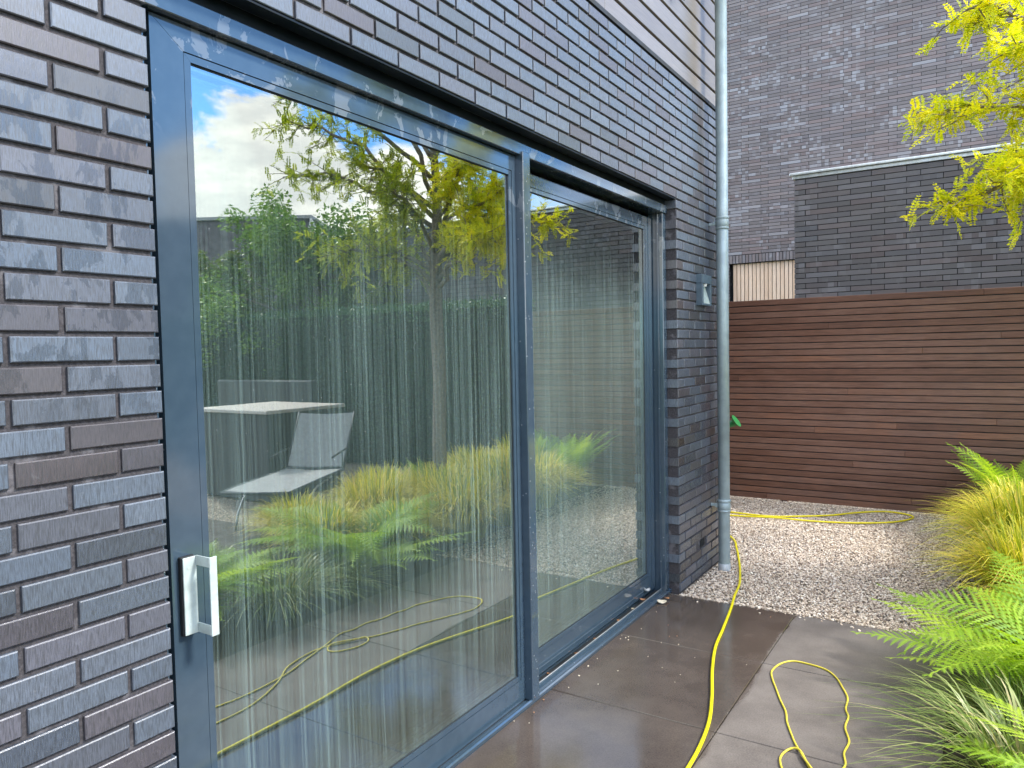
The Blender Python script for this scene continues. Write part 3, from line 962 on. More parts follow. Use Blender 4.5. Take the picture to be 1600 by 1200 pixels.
for zc in (0.455, 2.447, 4.45):
    c = lathe('collar', [(R0, zc - 0.047), (R0 + 0.006, zc - 0.045), (R0 + 0.006, zc - 0.034), (R0 + 0.002, zc - 0.030), (R0 + 0.0045, zc - 0.027),
                         (R0 + 0.0045, zc + 0.018), (R0 + 0.002, zc + 0.021), (R0 + 0.007, zc + 0.026), (R0 + 0.007, zc + 0.040), (R0, zc + 0.045)], M['zinc'], pipe)
    mb = MB()
    mb.cbox(-PX + 0.0, -R0 + 0.002, -0.008, 0.008, zc - 0.012, zc + 0.008, 0.001)
    mb.cbox(-R0 - 0.016, -R0 - 0.002, -0.022, 0.022, zc - 0.016, zc + 0.012, 0.001)
    mb.obj('bracket', [M['zinc']], pipe)
lathe('foot', [(R0 + 0.001, -0.03), (R0 + 0.0035, -0.02), (R0 + 0.0035, 0.036), (R0 + 0.001, 0.039), (R0 - 0.002, 0.039)], M['zinc_cap'], pipe)

# ------------------------------------------------------------------ wall lamp
lamp = empty('wall_lamp', (0, 5.03, 1.97), 'square blue-grey metal wall lamp with a slanted recess, on the brick pier', 'wall lamp')
mb = MB()
y0, y1, z0, z1 = -0.105, 0.105, -0.105, 0.105
mb.cbox(-0.004, 0.040, y0, y1, z1 - 0.060, z1, 0.002)
mb.cbox(-0.004, 0.040, y0, y0 + 0.032, z0, z1 - 0.0602, 0.002)
mb.cbox(-0.004, 0.040, y1 - 0.032, y1, z0, z1 - 0.0602, 0.002)
mb.cbox(-0.004, 0.040, y0 + 0.0322, y1 - 0.0322, z0, z0 + 0.014, 0.002)
mb.obj('housing', [M['lampm']], lamp)
mb = MB()
mb.add([(0.038, y0 + 0.033, z0 + 0.0145), (0.038, y1 - 0.033, z0 + 0.0145), (0.004, y1 - 0.033, z1 - 0.075), (0.004, y0 + 0.033, z1 - 0.075),
        (0.0, y0 + 0.033, z0 + 0.0145), (0.0, y1 - 0.033, z0 + 0.0145), (0.0, y1 - 0.033, z1 - 0.075), (0.0, y0 + 0.033, z1 - 0.075)],
       [(0, 1, 2, 3), (4, 7, 6, 5), (0, 4, 5, 1), (2, 6, 7, 3), (0, 3, 7, 4), (1, 5, 6, 2)])
mb.obj('reflector', [M['lampin']], lamp)
mb = MB()
mb.tube([(0.018, 0.0, z1 - 0.0602), (0.018, 0.0, z1 - 0.078)], [0.022, 0.018], 16)
mb.obj('spotlight', [M['white']], lamp)

# small dark fitting on the cladding
mb = MB()
mb.tube([(-0.02, 4.57, 3.83), (0.02, 4.57, 3.825), (0.05, 4.565, 3.80)], [0.012, 0.016, 0.022], 10)
mb.cbox(-0.02, -0.006, 4.53, 4.61, 3.79, 3.86, 0.002)
mb.tube([(0.0, 4.60, 3.80), (0.03, 4.65, 3.775)], [0.004, 0.003], 6)
tag(mb.obj('outdoor_sensor', [M['dark']]), 'small dark fitting fixed on the pale boards near the top edge', 'sensor')

# ------------------------------------------------------------------ green hose holder past the corner
mb = MB()
cx, cy, cz = -0.195, 6.50, 0.925
prof = []
for i in range(15):
    t = i / 14
    prof.append((cx - 0.16 + 0.16 * t, cy, cz - 0.06 + 0.05 * t * t))
mb.tube(prof, [0.012 + 0.022 * (i / 14) ** 1.5 for i in range(15)], 14)
mb.tube([(cx, cy, cz - 0.010), (cx + 0.022, cy, cz + 0.006)], [0.034, 0.060], 16)
mb.tube([(cx - 0.16, cy, -0.01), (cx - 0.16, cy, cz - 0.05)], [0.012, 0.012], 10)
tag(mb.obj('watering_spout', [M['green']]), 'green plastic spout on a thin stand, peeking out behind the zinc downpipe', 'spout')

# ------------------------------------------------------------------ fence
fence = empty('wooden_fence', (0, 7.79, 0), 'long brown horizontal board fence behind the gravel', 'fence')
mb = MB()
FP = 0.0642
nb_ = 32
for k in range(nb_):
    z0 = 0.004 + k * FP
    x = -5.0 + random.uniform(-2, 0)
    while x < 3.05:
        L = random.uniform(2.6, 5.5)
        x1 = min(3.05, x + L)
        at = (random.random(), random.random(), random.random())
        th = random.uniform(-0.0006, 0.0006)
        jx = 0.0012
        mb.cbox(x, x1 - jx, 0.0 + th, 0.022, z0 + random.uniform(-0.0006, 0.0006), z0 + FP - 0.0090, 0.0026, at=at)
        x = x1
mb.obj('boards', [M['fence']], fence)
mb = MB()
mb.box(-5.0, 3.04, 0.0225, 0.030, 0.0, nb_ * FP - 0.01)
mb.obj('backing', [M['dark']], fence)
for k in range(6):
    mb = MB()
    x = -4.6 + k * 1.5
    mb.cbox(x, x + 0.07, 0.0305, 0.10, -0.03, nb_ * FP - 0.02, 0.003)
    mb.obj('post', [M['fence']], fence)

# ------------------------------------------------------------------ neighbouring buildings
def long_bricks(mb, x0, x1, y, z0, z1, L, first, off, flip=False, rows_from=0):
    """long-format bricks facing -Y"""
    n = int(round((z1 - z0) / CO))
    for r in range(n):
        za = z0 + r * CO
        s = x0 - L + first + (off if r % 2 else 0.0)
        while s < x1:
            a, b_ = max(x0, s + 0.004), min(x1, s + L - 0.004)
            s += L
            if b_ - a < 0.015: continue
            d = random.uniform(-0.0015, 0.0015)
            at = (random.random(), random.random(), random.random())
            yy = y + d
            V = [(a, yy, za), (b_, yy, za), (b_, yy, za + 0.0545), (a, yy, za + 0.0545),
                 (a, y + 0.05, za), (b_, y + 0.05, za), (b_, y + 0.05, za + 0.0545), (a, y + 0.05, za + 0.0545)]
            mb.add(V, [(0, 1, 2, 3), (0, 4, 5, 1), (1, 5, 6, 2), (2, 6, 7, 3), (3, 7, 4, 0)], mi=0, at=at)

low = empty('garden_building', (0, 9.6, 0), 'low charcoal long-brick building with a zinc roof edge, right behind the fence', 'building')
mb = MB()
XL = -0.315
long_bricks(mb, XL, 8.6, 0.0, 0.0, 3.60, 0.362, 0.13, 0.14)
mb.box(XL + 0.010, 8.59, 0.010, 3.6, -0.05, 3.60, mi=1)
# bricks on the narrow left return
for r in range(57):
    mb.box(XL, XL + 0.02, 0.006, 0.30, r * CO, r * CO + 0.0545, at=(random.random(), random.random(), random.random() * 0.9))
ow = mb.obj('wall', [M['brick_low'], M['mortar_far']], low, fix=False)
mb = MB()
mb.cbox(XL - 0.05, 8.66, -0.045, 3.65, 3.645, 3.675, 0.006)
mb.cbox(XL - 0.02, 8.64, -0.012, 3.62, 3.603, 3.644, 0.004)
mb.obj('roof_edge', [M['zinc_light']], low)

tall = empty('tall_house', (0, 15, 0), 'tall windowless purple-grey brick house rising behind the low building', 'house')
mb = MB()
ZS = 3.235
long_bricks(mb, -7.0, 3.2, 0.0, ZS + 0.17, 9.6, 0.372, 0.13, 0.14)
long_bricks(mb, -7.0, -2.66, 0.0, 0.0, ZS + 0.165, 0.372, 0.13, 0.14)
long_bricks(mb, 0.5, 3.2, 0.0, 0.0, ZS + 0.165, 0.372, 0.13, 0.14)
x = -2.655
while x < 0.5:
    mb.box(x, x + 0.0525, -0.002, 0.05, ZS, ZS + 0.155, at=(random.random(), random.random(), random.random() * 0.9))
    x += 0.0645
mb.box(-7.0, -2.66, 0.010, 8.0, -0.05, ZS, mi=1)
mb.box(0.5, 3.19, 0.010, 8.0, -0.05, ZS, mi=1)
mb.box(-7.0, 3.19, 0.010, 8.0, ZS + 0.001, 9.6, mi=1)
mb.obj('wall', [M['brick_far'], M['mortar_far']], tall, fix=False)
mb = MB()
x = -2.60
while x < 0.48:
    mb.cbox(x, x + 0.064, 0.07, 0.10, 0.0, ZS - 0.012, 0.003, at=(random.random(), random.random(), random.random()))
    x += 0.0765
mb.obj('slat_screen', [M['slat']], tall)
mb = MB()
mb.box(-2.655, 0.5, 0.14, 0.16, 0.0, ZS)
mb.obj('screen_backing', [M['dark']], tall)
mb = MB()
mb.cbox(-7.05, 3.25, -0.05, 8.05, 9.6, 9.68, 0.005)
mb.obj('roof_edge', [M['zinc']], tall)

# farther house seen in the glass
farh = empty('far_house', (11.3, 12.1, 0), 'brick house with a pale roof line, mirrored at the left of the glass', 'house')
mb = MB()
mb.box(0, 7.5, 0, 5, 0, 4.72)
mb.obj('wall', [M['plainwall']], farh)
mb = MB()
mb.cbox(-0.07, 7.6, -0.06, 5.1, 4.7205, 4.80, 0.005)
mb.obj('roof_edge', [M['roofg']], farh)
mb = MB()
mb.tube([(-0.05, -0.05, 4.72), (-0.35, -0.05, 4.0)], 0.025, 6)
mb.tube([(-0.05, -0.05, 4.72), (0.08, -0.09, 4.0)], 0.025, 6)
mb.obj('bargeboard', [M['white']], farh)
farh.rotation_euler = (0, 0, R(-32))

# ------------------------------------------------------------------ plants
def frame_from(d, up=(0, 0, 1)):
    d = d / np.linalg.norm(d)
    u = np.array(up, float)
    s = np.cross(d, u)
    if np.linalg.norm(s) < 1e-3: s = np.array([1.0, 0, 0])
    s /= np.linalg.norm(s)
    n = np.cross(s, d)
    return d, s, n


def sedge_mesh(name, seed, n=1600, h=0.55, reach=0.43, base=0.17, w=0.0050, mt='grass', seg=6, stiff=1.0):
    r = np.random.default_rng(seed)
    V = []; F = []; A = []
    k = 0
    for i in range(n):
        a = r.uniform(0, 2 * math.pi)
        rb = base * math.sqrt(r.random())
        lean = r.random() ** 0.8
        hh = h * r.uniform(0.65, 1.12) * (1.05 - 0.45 * lean)
        rc = reach * (0.15 + 0.95 * lean) * r.uniform(0.7, 1.15)
        da = a + r.normal(0, 0.35)
        d = np.array([math.cos(da), math.sin(da)])
        px = np.array([math.cos(a), math.sin(a)]) * rb
        droop = r.uniform(0.2, 1.0) * lean * stiff
        side = np.array([-d[1], d[0], 0]) * (w * r.uniform(0.6, 1.3))
        cr_ = r.random() * 0.75 + 0.25 * lean * r.random()
        if r.random() < 0.10: cr_ = r.uniform(0.88, 1.0)
        curl = r.normal(0, 0.10)
        for s in range(seg + 1):
            t = s / seg
            z = hh * (math.sin(t * (math.pi / 2) * (1 + 0.55 * droop)) / 1.0)
            rr = rc * (t ** 1.5)
            p = np.array([px[0] + d[0] * rr - d[1] * curl * t * t * rc, px[1] + d[1] * rr + d[0] * curl * t * t * rc, z])
            ww = side * (1 - t ** 2.2 * 0.93)
            V.append(p - ww); V.append(p + ww)
            if s:
                b = k + 2 * s
                F.append((b - 2, b - 1, b + 1, b)); A.append((min(1, cr_), t, r.random()))
        k += 2 * (seg + 1)
    return new_mesh(name, np.array(V), [np.array(F)], M[mt], True, {'rnd': ('FACE', np.array(A))})


def fern_mesh(name, seed, nf=16, L=0.62, spread=(0, 2 * math.pi), lift=(35, 75), arch=(0.9, 1.5)):
    """shuttlecock fern: arching fronds with toothed leaflets"""
    r = np.random.default_rng(seed)
    V = []; Q = []; T = []; QA = []; TA = []
    def vert(p):
        V.append(p); return len(V) - 1
    for f in range(nf):
        az = spread[0] + (spread[1] - spread[0]) * (f + r.uniform(-0.4, 0.4)) / nf
        el = math.radians(r.uniform(*lift))
        Lf = L * r.uniform(0.75, 1.12)
        cf_ = r.uniform(0, 1)
        # rachis
        N = 26
        pts = [np.array([0.0, 0.0, 0.0])]
        e = el
        bend = r.uniform(*arch) * el / N
        for i in range(N):
            d = np.array([math.cos(az) * math.cos(e), math.sin(az) * math.cos(e), math.sin(e)])
            pts.append(pts[-1] + d * Lf / N)
            e -= bend
            az += r.normal(0, 0.008)
        roll = r.normal(0, 0.25)
        for i in range(3, N + 1):
            t = i / N
            d = pts[i] - pts[i - 1]
            d, s, n = frame_from(d)
            s = s * math.cos(roll) + n * math.sin(roll)
            n = np.cross(s, d)
            # stem bit
            a0 = vert(pts[i - 1] - s * 0.0012); a1 = vert(pts[i - 1] + s * 0.0012); a2 = vert(pts[i] + s * 0.001); a3 = vert(pts[i] - s * 0.001)
            Q.append((a0, a1, a2, a3)); QA.append((0.8, 0, 0))
            pl = Lf * 0.21 * (math.sin(math.pi * min(1, (t * 1.05) ** 0.75)) ** 0.8 if t < 0.98 else 0.06) + 0.006
            for sg in (-1, 1):
                pd = s * sg * 0.93 + d * (0.30 + 0.3 * t)
                pd = pd / np.linalg.norm(pd)
                pdn = n * -0.12
                m_ = 9
                base = pts[i] + d * (Lf / N * 0.5 * (sg > 0))
                hw = Lf / N * 0.60
                ca = min(1, max(0, cf_ * 0.6 + 0.4 * r.random()))
                pb = base
                for j in range(1, m_ + 1):
                    u = j / m_
                    pc = base + pd * pl * u + pdn * pl * u * u
                    wv = hw * (1 - u ** 1.6) + 0.0006
                    # two teeth (pinnules) either side
                    q = d - pd * 0.0
                    c0 = vert(pb); c1 = vert(pc)
                    t1 = vert((pb + pc) / 2 + q * wv + pd * pl / m_ * 0.45)
                    t2 = vert((pb + pc) / 2 - q * wv + pd * pl / m_ * 0.45)
                    T.append((c0, c1, t1)); TA.append((ca, u, 0))
                    T.append((c0, t2, c1)); TA.append((ca, u, 0))
                    pb = pc
    return new_mesh(name, np.array(V), [np.array(Q), np.array(T)], M['fern'], False, {'rnd': ('FACE', np.array(QA + TA))})


sedges = [sedge_mesh('sedge_a', 1), sedge_mesh('sedge_b', 2, 1500, 0.60, 0.40), sedge_mesh('sedge_c', 3, 1600, 0.52, 0.47)]
clumps = [  # x, y, scale, mesh, rot, label
    (1.90, 5.05, 1.15, 0, 0.0, 'golden arching grass clump at the gravel edge, right behind the large front fern'),
    (1.90, 5.75, 1.25, 1, 1.1, 'golden arching grass clump at the gravel edge, midway between the two ferns'),
    (1.92, 6.45, 1.22, 2, 2.3, 'golden arching grass clump at the gravel edge, just in front of the far fern'),
    (2.42, 5.40, 1.15, 2, 0.7, 'tall golden grass clump in the inner row of the bed, next to the tree trunk'),
    (2.45, 6.15, 1.2, 0, 3.0, 'tall golden grass clump in the bed, nearest the locust tree trunk'),
    (2.45, 6.85, 1.2, 1, 4.0, 'golden grass clump in the inner row of the bed, behind the trunk near the fence'),
    (2.62, 4.75, 1.1, 1, 5.0, 'green-gold grass clump in the middle of the bed, mirrored below the lounge chair'),
    (2.05, 4.38, 0.95, 2, 1.9, 'low green-gold grass clump just behind the big front fern'),
    (2.95, 5.25, 1.05, 0, 2.2, 'grass clump at the far side of the bed, in front of the lounge chair'),
    (3.02, 6.75, 1.1, 2, 0.4, 'grass clump at the far side of the bed beside the trunk, towards the hedge'),
    (2.40, 3.95, 0.95, 0, 3.7, 'low grass clump in the bed between the front fern and the lounge chair'),
    (3.05, 4.25, 0.9, 2, 4.4, 'small grass clump nearest the foot of the lounge chair at the bed edge'),
]
for (x, y, s, mi, rot, lab) in clumps:
    o = link('grass_clump', sedges[mi])
    o.location = (x, y, -0.01); o.scale = (s * 0.95, s * 0.95, s * 0.87); o.rotation_euler = (0, 0, rot)
    tag(o, lab, 'ornamental grass', 'golden grass clumps in the bed')
broad = sedge_mesh('broad_sedge', 9, 420, 0.36, 0.62, 0.16, 0.0042, 'grass_dark', 7, 1.2)
for (x, y, s, rot, lab) in [(1.82, 3.02, 1.0, 0.3, 'green striped grass clump at the bottom right, blades lying over the slabs'),
                            (1.78, 3.48, 0.72, 2.2, 'small striped grass clump tucked under the big front fern'),
                            (2.35, 2.75, 1.0, 4.1, 'striped grass clump beside the camera, mirrored at the lower left of the glass')]:
    o = link('striped_grass', broad)
    o.location = (x, y, -0.01); o.scale = (s, s, s); o.rotation_euler = (0, 0, rot)
    tag(o, lab, 'ornamental grass', 'striped grass clumps at the front of the bed')

fern_a = fern_mesh('fern_a', 21, 42, 0.72, lift=(30, 82))
fern_b = fern_mesh('fern_b', 22, 30, 0.66, lift=(58, 86), arch=(0.45, 0.9))
for (x, y, s, rot, me_, lab) in [(1.98, 3.88, 1.22, 0.2, fern_a, 'large bright green fern leaning over the slabs in front of the golden grass'),
                                 (1.95, 7.18, 1.34, 1.0, fern_b, 'upright green fern in front of the brown fence at the far end of the bed'),
                                 (2.44, 7.36, 1.20, 2.0, fern_b, 'second green fern at the far end of the bed, farther from the gravel'),
                                 (2.15, 2.62, 1.05, 3.0, fern_a, 'green fern beside the camera, mirrored at the lower left of the glass'),
                                 (2.95, 5.85, 0.9, 4.0, fern_b, 'small bright fern beside the tree trunk, mirrored above the grass')]:
    o = link('fern', me_)
    o.location = (x, y, 0.0); o.scale = (s, s, s); o.rotation_euler = (0, 0, rot)
    tag(o, lab, 'fern', 'ferns in the bed')


def leaf_cloud(centers, radii, n, size, seed, flat=0.5, aspect=0.5, dens_edge=0.5):
    """n leaves around ellipsoid centers -> V, F, A"""
    r = np.random.default_rng(seed)
    centers = np.array(centers, float); radii = np.array(radii, float)
    if radii.ndim == 1: radii = np.repeat(radii[:, None], 3, 1)
    w = radii.prod(1) ** 0.7
    ci = r.choice(len(centers), n, p=w / w.sum())
    d = r.normal(size=(n, 3)); d /= np.linalg.norm(d, axis=1)[:, None]
    rad = r.random(n) ** dens_edge
    P = centers[ci] + d * radii[ci] * rad[:, None]
    u = r.normal(size=(n, 3)); u[:, 2] *= flat; u /= np.linalg.norm(u, axis=1)[:, None]
    v = np.cross(u, r.normal(size=(n, 3)) * np.array([0.6, 0.6, 1])); v /= np.linalg.norm(v, axis=1)[:, None]
    s = size * r.uniform(0.6, 1.3, n)
    a = u * s[:, None]; b = v * (s * aspect)[:, None]
    V = np.stack([P - a, P - b * 0.9, P + a, P + b * 0.9], 1).reshape(-1, 3)
    F = np.arange(n * 4).reshape(-1, 4)
    A = np.stack([np.clip(r.random(n) * 0.8 + 0.2 * r.random(len(centers))[ci], 0, 1), rad, r.random(n)], 1)
    return V, F, A


# hedge -------------------------------------------------------------
hedge = empty('hedge', (7.2, 8.1, 0), 'long clipped dark green hedge in line with the fence, mirrored in the glass', 'hedge')
r = np.random.default_rng(5)
N = 52000
X = r.uniform(-4.15, 4.3, N)
face = r.random(N)
Yh = np.where(face < 0.72, -0.30 + r.normal(0, 0.045, N), r.uniform(-0.3, 0.4, N))
Zh = np.where(face < 0.72, r.uniform(0.02, 2.2, N), 2.2 + r.normal(0, 0.04, N))
u = r.normal(size=(N, 3)); u /= np.linalg.norm(u, axis=1)[:, None]
v = np.cross(u, r.normal(size=(N, 3))); v /= np.linalg.norm(v, axis=1)[:, None]
s = r.uniform(0.012, 0.028, N)[:, None]
P = np.stack([X, Yh, Zh], 1)
V = np.stack([P - u * s, P - v * s * 0.5, P + u * s, P + v * s * 0.5], 1).reshape(-1, 3)
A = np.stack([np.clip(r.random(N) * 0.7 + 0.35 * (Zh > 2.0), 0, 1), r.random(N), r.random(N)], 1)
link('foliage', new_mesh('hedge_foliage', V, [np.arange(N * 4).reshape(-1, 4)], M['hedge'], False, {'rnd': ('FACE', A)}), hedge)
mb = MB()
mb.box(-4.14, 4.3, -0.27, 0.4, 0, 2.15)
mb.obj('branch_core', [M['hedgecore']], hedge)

# golden locust tree --------------------------------------------------
def locust():
    base = np.array([3.08, 6.28, 0.0])
    tree = empty('locust_tree', tuple(base), 'golden-leaved locust tree rising from the grass bed, branches reaching in at the top right', 'tree')
    r = np.random.default_rng(31)
    mb = MB()
    tp = [(0, 0, -0.05), (0.01, 0, 0.6), (-0.01, 0.01, 1.3), (0.015, 0.0, 2.0), (0.0, 0.0, 2.6), (-0.02, 0.03, 3.2), (0.03, 0.02, 3.9), (0.0, 0.0, 4.6), (0.02, 0, 5.2)]
    mb.tube(tp, [0.085, 0.075, 0.072, 0.068, 0.062, 0.050, 0.036, 0.024, 0.010], 14)
    mb.obj('trunk', [M['bark']], tree, smooth=True)
    L = []   # limbs: start z on trunk, end (world), sag
    L += [(2.55, (1.36, 5.50, 3.12), 0.08), (2.75, (1.55, 5.30, 3.62), 0.05), (2.25, (1.42, 5.30, 2.52), 0.08), (2.3, (1.85, 5.95, 2.85), 0.05),
          (2.7, (1.80, 5.10, 3.30), 0.05), (2.4, (1.75, 5.2, 2.66), 0.08),
          (3.1, (5.35, 6.2, 4.35), 0.0), (2.9, (5.20, 6.1, 3.75), 0.05), (2.4, (4.7, 6.3, 2.85), 0.1), (2.3, (4.0, 5.7, 2.75), 0.1),
          (2.4, (4.35, 6.9, 3.3), 0.1), (3.2, (3.3, 5.1, 4.7), 0), (3.6, (4.5, 6.8, 5.0), 0), (3.2, (2.3, 7.1, 4.2), 0), (2.8, (3.2, 7.8, 3.6), 0.05),
          (3.4, (4.2, 5.2, 4.3), 0), (3.6, (2.2, 5.9, 4.75), 0), (4.2, (3.2, 6.3, 5.8), 0), (3.0, (3.5, 5.6, 3.5), 0), (2.5, (2.3, 6.5, 3.1), 0.05),
          (3.9, (2.6, 6.9, 5.3), 0), (2.6, (2.9, 5.3, 3.2), 0.05), (2.5, (1.75, 6.7, 3.0), 0.08), (2.1, (3.9, 6.5, 2.75), 0.1)]
    mb = MB()
    fr = []   # frond base points + direction
    for li, (zs, e, sag) in enumerate(L):
        a = np.array([0.0, 0.0, zs]); e = np.array(e) - base
        n = 11
        pts = []
        ln = np.linalg.norm(e - a)
        wob = r.normal(0, 0.05 * ln / 2, (n, 3)); wob[0] = 0; wob[-1] = 0
        for i in range(n):
            t = i / (n - 1)
            p = a * (1 - t) + e * t + wob[i] * 0.6
            p[2] += 0.22 * ln * math.sin(math.pi * t) * 0.5 - sag * t * t
            pts.append(p)
        rad = [0.021 * (1 - i / (n - 1)) ** 0.8 + 0.006 for i in range(n)]
        mb.tube([tuple(q) for q in pts], rad, 8)
        # twigs
        nt = 44 if li < 6 else 40
        for k in range(nt):
            t = 0.28 + 0.74 * (k / nt) ** 0.9 if li < 6 else 0.30 + 0.70 * k / nt
            t = min(1.0, t)
            i = min(n - 2, int(t * (n - 1)))
            f = t * (n - 1) - i
            p = pts[i] * (1 - f) + pts[i + 1] * f
            ax = pts[i + 1] - pts[i]; ax /= np.linalg.norm(ax)
            d = r.normal(size=3); d[2] = d[2] * 0.6 + 0.05; d = d / np.linalg.norm(d) + ax * 0.6
            d /= np.linalg.norm(d)
            tl = r.uniform(0.10, 0.34) * (1.0 if li < 6 else 1.5)
            q = p + d * tl; q[2] -= 0.12 * tl
            mid = (p + q) / 2 + r.normal(0, 0.02, 3)
            mb.tube([tuple(p), tuple(mid), tuple(q)], [0.005, 0.0035, 0.002], 5, cap=False)
            for m_ in range(9 if li < 6 else 7):
                u = r.uniform(0.15, 1.0)
                s_ = p * (1 - u) + q * u
                dd = d * 0.5 + r.normal(0, 0.75, 3); dd[2] += 0.12
                fr.append((s_, dd / np.linalg.norm(dd), (0.3 + 0.9 * r.random()) if li < 6 or e[0] < -1.0 else r.random() * 0.55 - 0.1))  # near limbs golden and sunlit, mirrored limbs' shade put into a darker leaf colour
    mb.obj('limbs', [M['bark']], tree, smooth=True)
    # pinnate fronds
    V = []; F = []; A = []
    for (p, d, c) in fr:
        Lf = r.uniform(0.08, 0.16)
        d0 = d.copy()
        npair = 8
        pos = p.copy()
        for j in range(npair):
            d0[2] -= 0.05; d0 /= np.linalg.norm(d0)
            _, s, nrm = frame_from(d0)
            nxt = pos + d0 * Lf / npair
            k = len(V)
            V += [pos - nrm * 0.0009, pos + nrm * 0.0009, nxt + nrm * 0.0009, nxt - nrm * 0.0009]
            F.append((k, k + 1, k + 2, k + 3)); A.append((0.7, 0, 0))
            for sg in (-1, 1):
                ld = s * sg + d0 * 0.45 + nrm * r.normal(0, 0.22); ld /= np.linalg.norm(ld)
                ll = 0.027 * (1.0 if j < npair - 2 else 0.75) * r.uniform(0.85, 1.2)
                lw = np.cross(ld, nrm) ; lw = lw / np.linalg.norm(lw) * ll * 0.30
                k = len(V)
                b = pos + ld * 0.001
                V += [b, b + ld * ll * 0.5 - lw, b + ld * ll, b + ld * ll * 0.5 + lw]
                F.append((k, k + 1, k + 2, k + 3))
                A.append((min(1, max(0, c * 0.7 + r.random() * 0.3)), 1, 0))
            pos = nxt
    link('crown', new_mesh('locust_crown', np.array(V), [np.array(F)], M['locust'], False, {'rnd': ('FACE', np.array(A))}), tree)
locust()


def tree(name, loc, h, cr, seed, mt, label, n=9000, leaf=0.035, cat='tree'):
    t = empty(name, loc, label, cat)
    r = np.random.default_rng(seed)
    mb = MB()
    mb.tube([(0, 0, -0.05), (0.02, 0.01, h * 0.3), (-0.02, 0.02, h * 0.6), (0, 0, h * 0.85)], [0.08, 0.065, 0.045, 0.015], 10)
    cs = []; rs = []
    for k in range(70):
        a = r.uniform(0, 2 * math.pi); z = h * (0.22 + 0.74 * r.random())
        q = cr * math.sqrt(r.random()) * (1.15 - 0.75 * abs(z / h - 0.5))
        c = (q * math.cos(a), q * math.sin(a), z)
        cs.append(c); rs.append(cr * r.uniform(0.16, 0.32))
        mb.tube([(0, 0, max(0.2, z - 0.5)), (c[0] * 0.6, c[1] * 0.6, z - 0.15), c], [0.022, 0.014, 0.005], 6, cap=False)
    mb.obj('trunk', [M['bark']], t, smooth=True)
    V, F, A = leaf_cloud(cs, rs, n, leaf, seed + 1, dens_edge=0.45)
    link('crown', new_mesh('crown', V, [F], mt, False, {'rnd': ('FACE', A)}), t)

tree('leafy_tree', (8.35, 8.95, 0), 4.35, 1.45, 41, M['leaf'], 'bushy mid green tree behind the hedge, mirrored at the left of the glass', 30000, 0.045)
tree('leafy_tree', (7.45, 9.0, 0), 3.75, 0.9, 42, M['leaf'], 'smaller green tree behind the hedge, right of the bushy one', 16000, 0.04)
tree('garden_shrub', (9.6, 8.9, 0), 3.5, 0.9, 43, M['leaf2'], 'light green tall shrub behind the hedge at the far left of the glass', 18000, 0.045, cat='shrub')
tree('garden_shrub', (6.55, 9.0, 0), 3.05, 0.6, 44, M['leaf2'], 'small yellow-green shrub behind the hedge, mirrored against the brick', 5000, cat='shrub')

# ------------------------------------------------------------------ lounge chair (seen in the glass)
def lounger():
    t = empty('lounge_chair', (3.75, 4.75, 0), 'low grey mesh garden lounge chair with raised back, standing on the gravel', 'lounge chair')
    a = np.array([3.50, 4.20]); b = np.array([4.03, 5.37])
    d = (b - a) / np.linalg.norm(b - a); s = np.array([d[1], -d[0]])
    L = np.linalg.norm(b - a); w = 0.30
    o0 = np.array([3.75, 4.75])
    def P(u, v, z):
        q = a + d * u + s * v - o0
        return (q[0], q[1], z)
    mb = MB()
    def sheet(mb, p, q, z0, z1, th=0.012, sagm=0.015):
        n = 8
        V = []
        for i in range(n + 1):
            u = p + (q - p) * i / n; z = z0 + (z1 - z0) * i / n
            V += [P(u, -w, z), P(u, 0, z - sagm), P(u, w, z), P(u, w, z - th), P(u, 0, z - th - sagm), P(u, -w, z - th)]
        Q = []
        for i in range(n):
            for k in range(6):
                k2 = (k + 1) % 6
                Q.append((i * 6 + k, i * 6 + k2, i * 6 + 6 + k2, i * 6 + 6 + k))
        Q += [(0, 1, 4, 5), (1, 2, 3, 4), (n * 6, n * 6 + 5, n * 6 + 4, n * 6 + 1), (n * 6 + 1, n * 6 + 4, n * 6 + 3, n * 6 + 2)]
        mb.add(V, Q)
    sheet(mb, 0.02, L - 0.02, 0.40, 0.40)
    mb.obj('seat', [M['chairmesh']], t)
    mb = MB()
    sheet(mb, L + 0.01, L + 0.34, 0.43, 0.95)
    mb.obj('backrest', [M['chairmesh']], t)
    mb = MB()
    for v in (-w - 0.01, w + 0.01):
        mb.tube([P(-0.02, v, 0.39), P(L, v, 0.39)], 0.016, 8)
        mb.tube([P(L, v, 0.40), P(L + 0.35, v, 0.96)], 0.011, 8)
    mb.tube([P(-0.02, -w - 0.01, 0.385), P(-0.02, w + 0.01, 0.385)], 0.016, 8)
    mb.tube([P(L, -w - 0.01, 0.40), P(L, w + 0.01, 0.40)], 0.016, 8)
    mb.obj('seat_frame', [M['chairdark']], t, smooth=True)
    for v in (-w - 0.02, w + 0.02):
        mb = MB()
        mb.tube([P(0.22, v, 0.0), P(0.27, v, 0.14), P(0.38, v, 0.26), P(0.58, v, 0.34), P(0.95, v, 0.38)], 0.011, 8)
        mb.obj('front_leg', [M['chairmetal']], t, smooth=True)
        mb = MB()
        mb.tube([P(L + 0.12, v, 0.0), P(L + 0.02, v, 0.20), P(L - 0.22, v, 0.35)], 0.011, 8)
        mb.obj('rear_leg', [M['chairmetal']], t, smooth=True)
        mb = MB()
        mb.tube([P(L - 0.32, v, 0.56), P(L + 0.08, v, 0.60)], 0.012, 8)
        mb.tube([P(L - 0.05, v, 0.40), P(L - 0.05, v, 0.58)], 0.008, 8)
        mb.obj('armrest', [M['chairdark']], t, smooth=True)
lounger()

